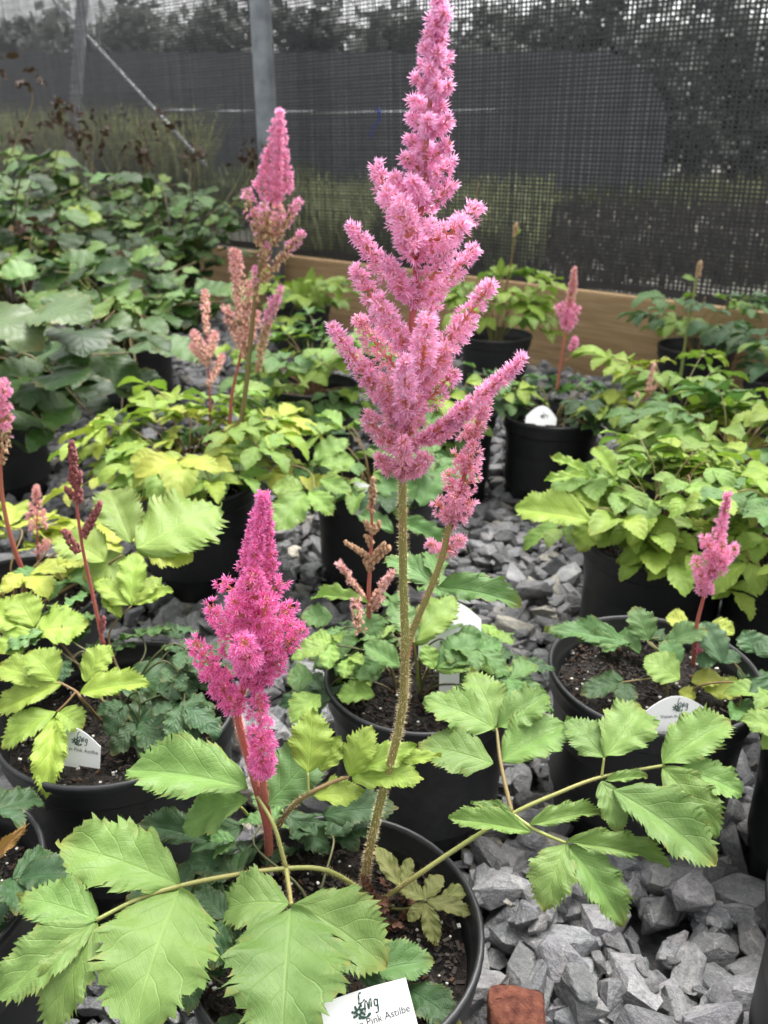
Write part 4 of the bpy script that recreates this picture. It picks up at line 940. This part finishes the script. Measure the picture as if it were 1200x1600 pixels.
rosette(Kp, cK.x, cK.y, cK.z, 7, (.04, .09), (.02, .05), .045, [C_DK, C_MIDG], 40, HI, sub=1)
sK = stalk(Kp, [cK, PZ(-60, 1360, .185), PZ(-15, 1345, .19)], .0014, .0009, S_STALK)
px_leaf(sK, -25, 1352, 44, 1288, 24, .19, .215, rgb(200, 150, 88, .6), .5); px_leaf(sK, -60, 1440, 26, 1405, 90, .175, .18, C_DK); px_leaf(sK, -50, 1450, 10, 1462, 70, .175, .17, C_DK)
rosette(Lp, cL.x, cL.y, cL.z, 24, (.06, .14), (.03, .12), .056, [C_MIDG, C_LITE, C_BRIGHT], 41, LO, sub=3)
rosette(Mp, cM.x, cM.y, cM.z, 24, (.06, .15), (.04, .14), .056, [C_BRIGHT, C_YEL, C_LITE], 42, LO, sub=3)
YMp = cM.y - .05
stalk(Mp, [PY(x, y, YMp) for x, y in [(1000, 660), (1008, 620), (1022, 572)]], .0024, .0012, S_RED, 'flower_stem')
bspike(Mp, YMp, [(1012, 610, 1022, 568, 4), (1006, 625, 1028, 600, 3), (1004, 640, 996, 615, 3)], BUD_PINK, .005)
rosette(Np, cN.x, cN.y, cN.z, 18, (.05, .15), (.03, .12), .058, [C_GREY, C_DK, C_LITE], 43, LO)
rosette(Op, cO.x, cO.y, cO.z, 20, (.05, .14), (.02, .10), .055, [C_MIDG, C_BRIGHT, C_DK], 44, LO)
rosette(Pp, cP.x, cP.y, cP.z, 20, (.06, .17), (.05, .17), .064, [C_BRIGHT, C_LITE, C_BRIGHT], 45, LO, sub=3)
YP = cP.y
for pts in ([(785, 470), (797, 420), (806, 352)], [(720, 470), (728, 400), (748, 285)]):
    stalk(Pp, [PY(x, y, YP) for x, y in pts], .0030, .0016, S_BROWN, 'flower_stem')
bspike(Pp, YP, [(804, 368, 807, 348, 4)], BUD_TAN, .006)
sP = stalk(Pp, [PY(780, 470, YP), PY(782, 430, YP)], .0014, .001, S_BROWN)
for q in [(782, 428, 783, 402, 14), (783, 430, 808, 414, 11), (780, 430, 765, 418, 11), (805, 366, 814, 358, 8)]: px_leaf(sP, *q, YP, YP, C_BRIGHT, 0, LO, 'leaflet', True)
rosette(Qp, cQ.x, cQ.y, cQ.z, 20, (.06, .17), (.03, .13), .062, [C_BRIGHT, C_LITE, C_MIDG], 46, LO, sub=3)
rosette(Qp, cQ.x, cQ.y, cQ.z, 9, (.09, .14), (-.01, .05), .06, [C_BRIGHT, C_LITE, C_MIDG], 146, LO, az=(math.pi * 1.02, math.pi * 1.98), sub=3)
rosette(Op, cO.x, cO.y, cO.z, 6, (.08, .13), (-.01, .05), .055, [C_MIDG, C_LITE], 144, LO, az=(math.pi, math.pi * 1.7), sub=2)
rosette(Rp, cR.x, cR.y, cR.z, 24, (.06, .15), (.04, .13), .06, [C_MIDG, C_LITE, C_BRIGHT], 47, LO, sub=3)
rosette(Sp, cS.x, cS.y, cS.z, 6, (.03, .07), (.02, .05), .04, [C_MIDG], 48, LO, sub=1)
sT = stalk(Tp, [cT, PZ(1290, 1140, .19), PZ(1240, 1140, .195)], .0014, .0008, S_STALK)
for q in [(1238, 1140, 1155, 1126, 46, .195, .2), (1238, 1142, 1190, 1170, 40, .195, .185)]: px_leaf(sT, *q, C_LITE)
rosette(Tp, cT.x, cT.y, cT.z, 7, (.04, .09), (.03, .06), .045, [C_LITE, C_MIDG], 49, LO, sub=1)
YV = cV.y
sV = stalk(Vp, [PY(482, 545, YV), PY(481, 495, YV)], .0026, .0016, S_BROWN)
for q in [(480, 486, 488, 416, 28), (478, 488, 456, 436, 24), (477, 490, 438, 452, 22), (484, 488, 512, 444, 22), (486, 490, 520, 466, 16), (482, 470, 505, 430, 20)]: px_leaf(sV, *q, YV, YV, C_BRIGHT, 0, LO, 'leaflet', True)
rosette(Vp, cV.x, cV.y, cV.z, 15, (.05, .17), (.02, .12), .07, [C_BRIGHT, C_LITE], 50, LO)

# ================================================================== dark broad-leaved plants on the left
def bramble(px, py, label, seed, n, rad, h, ls, cols, dead=0, dl='black pot under the dark broad-leaved plant', D_=.2, yscale=1.0):
    c = pot(px, py, D_, dl, 60 + seed, det=False); root = thing('leafy_shrub', c, label, 'shrub', 'dark broad-leaved plants')
    rr = random.Random(seed)
    nc = max(6, n // 9)
    for k in range(nc):
        a = 2 * math.pi * (k + rr.uniform(-.3, .3)) / nc; r = rad * rr.uniform(.35, 1.0); hh = h * rr.uniform(.45, 1.05) * (1.15 - .5 * r / rad)
        d = Vector((math.cos(a), math.sin(a) * yscale, 0)); tip = c + d * r + UP * (hh if rr.random() > .25 else hh * .3)
        mid = c + d * r * .45 + UP * max(hh, .12) * .8
        pts = curve([c + d * .02, mid, tip], 6); cane = stalk(root, [c + d * .02, mid, tip], .0032, .0012, S_CANE, 'cane', 6)
        m = n // nc
        for q in range(m):
            t = rr.uniform(.3, 1.0); p = pts[min(int(t * (len(pts) - 1)), len(pts) - 1)]
            b = rr.uniform(0, 6.28); o_ = Vector((math.cos(b), math.sin(b), rr.uniform(-.2, .5))).normalized()
            L = ls * rr.uniform(.55, 1.25); q0 = p + o_ * L * rr.uniform(.3, .8)
            dirv = (o_ + d * .4 - UP * rr.uniform(.1, .7)).normalized(); nn = (UP + Vector((rr.uniform(-.5, .5), rr.uniform(-.7, .2), 0))).normalized()
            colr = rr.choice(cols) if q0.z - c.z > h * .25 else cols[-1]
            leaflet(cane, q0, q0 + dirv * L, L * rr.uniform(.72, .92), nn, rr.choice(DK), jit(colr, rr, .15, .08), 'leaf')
    for k in range(dead):
        a = rr.uniform(0, 6.28); r = rad * rr.uniform(.2, .9); d = Vector((math.cos(a), math.sin(a), 0)); tip = c + d * r + UP * h * rr.uniform(1.05, 1.35)
        cane = stalk(root, [c + d * r * .5 + UP * h * .5, tip - UP * .08 + d * .01, tip], .0022, .0010, S_CANE, 'dry_cane', 5)
        for q in range(7):
            p = tip + Vector((rr.gauss(0, .02), rr.gauss(0, .02), rr.gauss(-.02, .022))); dv = Vector((rr.uniform(-1, 1), rr.uniform(-1, 1), rr.uniform(-1, .2))).normalized(); L = rr.uniform(.02, .045)
            leaflet(cane, p, p + dv * L, L * .5, Vector((rr.uniform(-1, 1), rr.uniform(-1, 1), .3)), rr.choice(CR), jit(rgb(96, 70, 58, .5), rr, .3, .1), 'dead_leaf')
    return root
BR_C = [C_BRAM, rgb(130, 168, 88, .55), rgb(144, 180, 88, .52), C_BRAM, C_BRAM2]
bramble(-20, 640, 'dark shrub with the largest puckered scalloped leaves', 1, 120, .30, .26, .092, [C_BRAM, rgb(120, 148, 98, .5), C_BRAM2], 0, 'black pot under the largest scalloped leaves')
bramble(205, 535, 'dark shrub trailing low shaded leaves towards the yellow green astilbe', 2, 200, .32, .28, .072, BR_C, 1, 'black pot in deep shade under trailing dark leaves')
bramble(20, 480, 'tall dark shrub with lime young shoots among dull leaves', 3, 270, .44, .46, .074, BR_C + [C_BRIGHT, C_MIDG, C_BRAM2], 6, 'black pot hidden under the tall dark shrub with lime shoots')
bramble(275, 440, 'dark shrub with many dry brown leaves beside the steel post', 4, 250, .38, .38, .064, BR_C + [C_MIDG, C_BRAM2], 10, 'black pot under the shrub with dry brown leaves')
bramble(130, 405, 'dark shrub close to the netting with curled dead stems on top', 5, 270, .5, .46, .070, BR_C + [C_MIDG, C_LITE, C_BRAM2], 14, 'black pot under the shrub with curled dead stems')
bramble(-90, 470, 'tallest dark shrub with pale grey green upper leaves and long canes', 6, 260, .42, .58, .08, [C_BRAM, rgb(134, 162, 100, .5), C_MIDG, C_BRAM2], 3, 'black pot under the tallest dark shrub')
lowsh = [o for o in COL.objects if o.name.startswith('leafy_shrub')]
def shrub_leaves(root, Y, items):
    for (bx, by, tx, ty, w_, cl) in items:
        p = PY(bx, by, Y); cn = stalk(root, [Vector((root.location.x, root.location.y, root.location.z + .05)).lerp(p, .35) + UP * .05, p], .0016, .0010, S_CANE, 'cane', 5)
        px_leaf(cn, bx, by, tx, ty, w_, Y, Y - .05, cl, 0, DK, 'leaf', True)
LG = rgb(132, 156, 104, .42)
shrub_leaves(lowsh[0], 1.30, [(-30, 500, 66, 545, 92, LG), (62, 492, 142, 502, 66, LG), (118, 640, 46, 626, 52, C_BRAM), (60, 655, 20, 660, 40, C_BRAM), (75, 668, 45, 708, 40, C_BRAM), (60, 570, 0, 590, 40, C_BRAM), (20, 690, -20, 670, 50, C_BRAM2)])
shrub_leaves(lowsh[1], 1.62, [(140, 546, 214, 622, 76, C_BRAM), (85, 550, 122, 556, 36, LG), (100, 572, 146, 604, 44, C_BRAM), (130, 615, 168, 650, 44, C_BRAM2), (165, 590, 220, 612, 48, C_BRAM2), (215, 585, 250, 612, 40, C_BRAM2), (205, 545, 240, 540, 28, LG), (240, 545, 266, 556, 26, LG), (220, 640, 262, 660, 40, C_BRAM2), (190, 650, 215, 690, 40, C_BRAM2), (225, 500, 262, 530, 34, C_BRAM), (160, 505, 205, 515, 36, LG)])

# ================================================================== plant tags
M_TAG = simple('tag_plastic', rgb(238, 238, 236, .88), 0.35)
M_INK = simple('tag_ink', rgb(40, 42, 46), 0.6); M_GREENINK = simple('tag_green_ink', rgb(30, 62, 50), 0.6)
Mt = NT('tag_print'); tcg = Mt.n('TexCoord'); sx = Mt.n('SeparateXYZ'); Mt.t.links.new(tcg.outputs['Object'], sx.inputs[0])
nn = Mt.noise(90, 4, .6); gr = Mt.math('MULTIPLY', Mt.ramp(sx.outputs[1], [(0.0, G4(0)), (1.0, G4(1))]), 1.0)
M_PRINT = Mt.done(Mt.pbsdf(Base_Color=Mt.ramp(nn, [(.3, rgb(176, 140, 158)), (.5, rgb(214, 190, 202)), (.75, rgb(236, 228, 232))]), Roughness=.35).outputs[0])
FONT = {}
def text_mesh(s, size):
    cu = bpy.data.curves.new('t', 'FONT'); cu.body = s; cu.size = size; cu.align_x = 'RIGHT'; cu.resolution_u = 3
    ob = bpy.data.objects.new('t', cu); COL.objects.link(ob); dg = bpy.context.evaluated_depsgraph_get(); me = bpy.data.meshes.new_from_object(ob.evaluated_get(dg))
    bpy.data.objects.remove(ob); return me
def tag_at(center, xdir, updir, W, Hh, label, stake=.03, text='Vision in Pink Astilbe', arc=.35, print_=True, logo=True, right=.46, logo_x=.12, dy=0.0, lk=.12, ty=-.13):
    """flat plastic label with an arched top; local x along the writing, y up"""
    x = xdir.normalized(); y = (updir - x * updir.dot(x)).normalized(); z = x.cross(y)
    root = thing('plant_tag', center, label, 'plant tag', 'white plant tags')
    m = Matrix(((x.x, y.x, z.x, center.x), (x.y, y.y, z.y, center.y), (x.z, y.z, z.z, center.z), (0, 0, 0, 1)))
    def add(name, me, par=root, dz=0, off=(0, 0)):
        return link(name, me, root, m @ Matrix.Translation((off[0], off[1], dz)))
    out = [(-W / 2, -Hh), (W / 2, -Hh), (W / 2, 0)] + [(W / 2 - W * i / 14, arc * W * .5 * math.sin(math.pi * i / 14)) for i in range(1, 14)] + [(-W / 2, 0)]
    mb = MB(); n = len(out); th = .0006
    mb.v = [Vector((a, b, 0)) for a, b in out] + [Vector((a, b, -th)) for a, b in out]
    mb.f = [tuple(range(n)), tuple(reversed(range(n, 2 * n)))] + [(i, i + n, (i + 1) % n + n, (i + 1) % n) for i in range(n)]
    add('tag_card', mb.mesh('tag_card', M_TAG))
    mb = MB(); st = W * .16; mb.box((0, -Hh - stake, -th / 2), Vector((st, 0, 0)), Vector((0, stake, 0)), Vector((0, 0, th / 2 - .00005))); add('tag_stake', mb.mesh('tag_stake', M_TAG))
    if text:
        me = text_mesh(text, W * .083); me.materials.append(M_INK); add('lettering', me, dz=.0002, off=(W * right, W * (ty + dy)))
    if print_:
        mb = MB(); mb.v = [Vector((-W * .49, -Hh, 0)), Vector((W * .49, -Hh, 0)), Vector((W * .49, W * (dy - .18), 0)), Vector((W * .1, W * (dy - .22), 0)), Vector((-W * .49, W * (dy - .20), 0))]; mb.f = [(0, 1, 2, 3, 4)]
        add('picture_print', mb.mesh('picture_print', M_PRINT), dz=.00015)
    if logo:
        mb = MB(); k = W * lk; rl = random.Random(2)
        def pen(pts, wd, zz=0):
            c = curve([(a * k, b * k, zz) for a, b in pts], 6); b0 = len(mb.v)
            for i, p in enumerate(c):
                d = c[min(i + 1, len(c) - 1)] - c[max(i - 1, 0)]; nn_ = Vector((-d.y, d.x, 0)); nn_ = nn_.normalized() * wd * k * (.5 + .7 * abs(math.sin(i * .5))) if nn_.length > 0 else Vector((0, wd * k, 0))
                mb.v += [p - nn_, p + nn_]
            for i in range(len(c) - 1): mb.f.append((b0 + 2 * i, b0 + 2 * i + 1, b0 + 2 * i + 3, b0 + 2 * i + 2))
        pen([(.15, 1.25), (-.05, 1.2), (-.15, .75), (-.2, .55), (.05, .6), (.3, .75)], .05)                       # L
        pen([(.1, -.15), (.25, .5), (.4, .55), (.45, .0), (.6, .55), (.75, .6), (.65, .1)], .05)                    # N
        pen([(1.2, .45), (.98, .5), (.95, .1), (1.18, .15), (1.2, .5), (1.1, -.3), (.85, -.35)], .05)               # g
        lg = add('logo_script', mb.mesh('logo_script', M_GREENINK), dz=.0003, off=(W * logo_x - .5 * k, W * (.03 + dy)))
        mb = MB()
        for q in range(7):
            a = q * 2 * math.pi / 7; pen([(-.35 + .1 * math.cos(a), .05 + .1 * math.sin(a)), (-.35 + .42 * math.cos(a + .3), .05 + .36 * math.sin(a + .3)), (-.35 + .55 * math.cos(a), .05 + .45 * math.sin(a))], .085, .00001 * q)
        pen([(-.4, -.3), (.1, -.45), (.5, -.25)], .09, .0001)
        add('logo_leaves', mb.mesh('logo_leaves', M_GREENINK), dz=.00035, off=(W * logo_x - .5 * k, W * (.03 + dy)))
    return root
def tag_px(pl, pr, zl, zr, lean, W, Hh, label, **kw):
    a = PZ(*pl, zl); b = PZ(*pr, zr); x = b - a; c = (a + b) / 2; xh = x.normalized()
    back = Vector((-xh.y, xh.x, 0)); up = (UP * math.cos(lean) + back * math.sin(lean))
    return tag_at(c, x, up, W or x.length, Hh, label, **kw)
tag_px((462, 1586), (634, 1528), .176, .186, .75, None, .05, 'white plant tag with logo and lettering in the tall plumed pot', arc=.05, right=.47, logo_x=.13, dy=-.17, lk=.115, ty=-.088)
tag_px((62, 1152), (157, 1167), .184, .182, .3, None, .018, 'white arched tag with lettering under the wet drooping leaves', arc=.5, right=.47, print_=False, logo_x=.2, stake=.001)
tag_px((1008, 1112), (1102, 1106), .186, .186, .3, None, .018, 'white arched tag with logo at the front of the bare soil', arc=.45, print_=False, stake=.001)
tag_px((655, 965), (752, 968), .222, .216, .55, None, .035, 'white tag standing tall at the back of the budded plant', arc=.55, print_=False, logo=False, right=.4)
tag_px((822, 650), (870, 654), .192, .192, .6, None, .012, 'small white tag resting on the rim of the clear-standing pot', arc=.8, text=None, print_=False, stake=.001)
tag_px((556, 752), (602, 770), .20, .19, .7, None, .03, 'faded pink tag in the pot behind the budded plant', arc=.1, text=None, logo=False, stake=.006)

# ================================================================== water drops on the wet-sided pot
Md = NT('water'); M_WATER = Md.done(Md.pbsdf(Base_Color=(.95, .97, 1, 1), Roughness=.03, Transmission_Weight=1.0, IOR=1.33).outputs[0])
rw = random.Random(6); mb = MB(); (bx_, by_, br_) = POTS[1]
for q in range(330):
    a = rw.uniform(math.pi * 1.05, math.pi * 1.95); z = rw.uniform(.03, POT_H - .03); rad = br_ * (.80 + .13 * z / (POT_H - .026)) * 1.001
    nrm = Vector((math.cos(a), math.sin(a), 0)); tg = Vector((-nrm.y, nrm.x, 0)); p = Vector((bx_, by_, z)) + nrm * rad; r = rw.choice((.0006, .0008, .0011, .0016)) * rw.uniform(.8, 1.2); i0 = len(mb.v)
    for lv, (h_, rr_) in enumerate(((0, 1.0), (.4, .8), (.6, .4))):
        for k in range(6): an = k * math.pi / 3; mb.v.append(p + nrm * h_ * r + (tg * math.cos(an) + UP * math.sin(an) * 1.2) * rr_ * r)
    mb.v.append(p + nrm * r * .66)
    for lv in (0, 6):
        for k in range(6): mb.f.append((i0 + lv + k, i0 + lv + (k + 1) % 6, i0 + lv + 6 + (k + 1) % 6, i0 + lv + 6 + k))
    for k in range(6): mb.f.append((i0 + 12 + k, i0 + 12 + (k + 1) % 6, i0 + 18))
wetpot = [o for o in COL.objects if o.name.startswith('plant_pot')][1]
o = mb.build('water_drops', M_WATER, wetpot, True); o['kind'] = 'stuff'

# ================================================================== red brick fragment
rb = random.Random(8); bm = bmesh.new(); bc = PZ(806, 1582, .050)
for i in range(60):
    v = Vector((rb.uniform(-1, 1), rb.uniform(-1, 1), rb.uniform(-1, 1))); l = (abs(v.x) ** 8 + abs(v.y) ** 8 + abs(v.z) ** 8) ** .125; v /= l
    bm.verts.new(Vector((v.x * .0200, v.y * .0155, v.z * .009)))
bmesh.ops.convex_hull(bm, input=bm.verts)
bmesh.ops.delete(bm, geom=[v for v in bm.verts if not v.link_faces], context='VERTS')
bmesh.ops.subdivide_edges(bm, edges=bm.edges, cuts=2, smooth=.15)
for v in bm.verts: v.co += v.normal * (.0016 * noise.noise(v.co * 130) + .0006 * noise.noise(v.co * 600))
me = bpy.data.meshes.new('brick_fragment'); bm.to_mesh(me); bm.free()
M_BRICK = simple('brick_red', rgb(122, 60, 44, .42), 0.9, 0, 140, rgb(166, 100, 74, .48), 0.9, 0.003); me.materials.append(M_BRICK)
me.polygons.foreach_set('use_smooth', [True] * len(me.polygons))
bo = link('brick_fragment', me, None, Matrix.Translation(bc) @ Matrix.Rotation(-.12, 4, 'Z') @ Matrix.Rotation(.15, 4, 'X'))
tag(bo, 'worn reddish brown brick fragment lying on the slate chips', 'brick fragment')

# ================================================================== slate gravel
rg = random.Random(12)
def stone_proto(seed, bev):
    rr = random.Random(seed); bm = bmesh.new(); el = rr.uniform(.42, .8); fl = rr.uniform(.36, .66)
    for i in range(rr.randint(13, 22)):
        v = Vector((rr.uniform(-1, 1), rr.uniform(-1, 1), rr.uniform(-1, 1))); l = (abs(v.x) ** 5 + abs(v.y) ** 5 + abs(v.z) ** 5) ** .2; v /= max(l, .2)
        bm.verts.new(Vector((v.x + v.y * .25, v.y * el, v.z * fl)))
    bmesh.ops.convex_hull(bm, input=bm.verts)
    bmesh.ops.delete(bm, geom=[v for v in bm.verts if not v.link_faces], context='VERTS')
    bmesh.ops.dissolve_limit(bm, angle_limit=R(14), verts=bm.verts, edges=bm.edges)
    if bev:
        bmesh.ops.bevel(bm, geom=list(bm.edges), offset=.035, segments=1, affect='EDGES', clamp_overlap=True)
        bmesh.ops.triangulate(bm, faces=bm.faces)
        bmesh.ops.subdivide_edges(bm, edges=[e for e in bm.edges if e.calc_length() > .45], cuts=1)
        for v in bm.verts: v.co += Vector((noise.noise(v.co * 2.2 + Vector((seed, 0, 0))), noise.noise(v.co * 2.2 + Vector((0, seed, 0))), noise.noise(v.co * 2.2 + Vector((0, 0, seed))))) * .035
        bmesh.ops.recalc_face_normals(bm, faces=bm.faces)
    bmesh.ops.scale(bm, vec=(.02, .02, .02), verts=bm.verts)
    me = bpy.data.meshes.new('stone'); bm.to_mesh(me); bm.free(); me.materials.append(M_STONE); return me
PROTO = [stone_proto(200 + i, True) for i in range(26)]
SIMPLE = []
for i in range(26):
    me = stone_proto(200 + i, False)
    v = np.zeros(len(me.vertices) * 3, dtype=np.float64); me.vertices.foreach_get('co', v)
    SIMPLE.append((v.reshape(-1, 3), [tuple(p.vertices) for p in me.polygons])); bpy.data.meshes.remove(me)
GX0, GX1, GY0, GY1, CELL = -1.9, 1.6, .02, 3.3, .006
NX, NY = int((GX1 - GX0) / CELL) + 2, int((GY1 - GY0) / CELL) + 2
hm = np.zeros((NX, NY), dtype=np.float32)
def inside(x, y):
    p = Vector((x, y, 0)) - fa
    if p.dot(FN) > -.03: return False
    for (cx, cy, r) in POTS:
        if (x - cx) ** 2 + (y - cy) ** 2 < (r * .86) ** 2: return False
    return True
stones = []
area = (GX1 - GX0) * (GY1 - GY0); N = int(area / .00074 * 3.6)
for i in range(N):
    x, y = rg.uniform(GX0, GX1), rg.uniform(GY0, GY1)
    if not inside(x, y): continue
    px, py, dd = proj(Vector((x, y, .02)))
    if dd < .1 or px < -400 or px > 1640 or py > 1780: continue
    s_ = rg.choice((.008, .010, .013, .016, .019, .022, .025, .030)) * rg.uniform(.85, 1.15) * (.88 if y < .75 else .78)
    ix, iy = int((x - GX0) / CELL), int((y - GY0) / CELL); k = max(1, int(s_ * .6 / CELL))
    sub = hm[max(0, ix - k):ix + k + 1, max(0, iy - k):iy + k + 1]
    base_h = float(sub.mean()) * .8 + float(sub.max()) * .12
    if base_h > .048: continue
    az_ = rg.uniform(0, 6.28); tx, ty = rg.gauss(0, .3), rg.gauss(0, .3)
    z = base_h + s_ * .38
    hm[max(0, ix - k):ix + k + 1, max(0, iy - k):iy + k + 1] = np.maximum(sub, base_h + s_ * .62)
    tone = rg.random()
    if tone < .94: g = rg.uniform(.085, .21); colr = (g * rg.uniform(.97, 1.03), g, g * rg.uniform(1.0, 1.06), 1)
    elif tone < .985: g = rg.uniform(.16, .26); colr = (g * 1.06, g, g * .86, 1)
    else: g = rg.uniform(.30, .45); colr = (g * 1.1, g, g * .84, 1)
    stones.append((x, y, z, s_, az_, tx, ty, rg.randrange(26), colr))
# which chips show largest and are not hidden behind pots or leaves
dg = bpy.context.evaluated_depsgraph_get(); dg.update()
cand = []
for i, st in enumerate(stones):
    p = Vector((st[0], st[1], st[2])); px, py, dd = proj(p)
    if -20 < px < 1220 and py < 1620 and hm[int((st[0] - GX0) / CELL), int((st[1] - GY0) / CELL)] - st[2] < st[3] * .45: cand.append((st[3] / dd, i))
cand.sort(reverse=True); chosen = set()
for sz_, i in cand:
    st = stones[i]; p = Vector((st[0], st[1], st[2] + st[3] * .3)); d = p - CAM
    hit = sc.ray_cast(dg, CAM, d.normalized(), distance=d.length - .004)
    if not hit[0]: chosen.add(i)
    if len(chosen) >= 300: break
def smat(st):
    return Matrix.Translation((st[0], st[1], st[2])) @ Matrix.Rotation(st[4], 4, 'Z') @ Matrix.Rotation(st[5], 4, 'X') @ Matrix.Rotation(st[6], 4, 'Y') @ Matrix.Diagonal((st[3] / .02, st[3] / .02, st[3] / .02, 1))
V, Fc, Ct, nb = [], [], [], 0
for i, st in enumerate(stones):
    m = smat(st)
    if i in chosen:
        me = PROTO[st[7]]; o = bpy.data.objects.new('stone', me); COL.objects.link(o); o.parent = bed; o.matrix_basis = m; o.color = st[8]
    else:
        v, fs = SIMPLE[st[7]]; mm = np.array(m); V.append(v @ mm[:3, :3].T + mm[:3, 3]); Fc += [tuple(q + nb for q in f) for f in fs]; nb += len(v)
        Ct.append(np.tile(np.array(st[8], dtype=np.float32), (len(v), 1)))
me = bpy.data.meshes.new('gravel'); me.from_pydata(np.concatenate(V).tolist(), [], Fc)
at_ = me.color_attributes.new('tint', 'FLOAT_COLOR', 'POINT'); at_.data.foreach_set('color', np.concatenate(Ct).ravel())
me.materials.append(M_GRAVEL); me.update()
go = link('gravel', me, bed); go['kind'] = 'stuff'
print('stones', len(stones), 'chosen', len(chosen), 'objects', len(bpy.data.objects), 'tris', sum(len(o.data.polygons) for o in bpy.data.objects if o.type == 'MESH'))
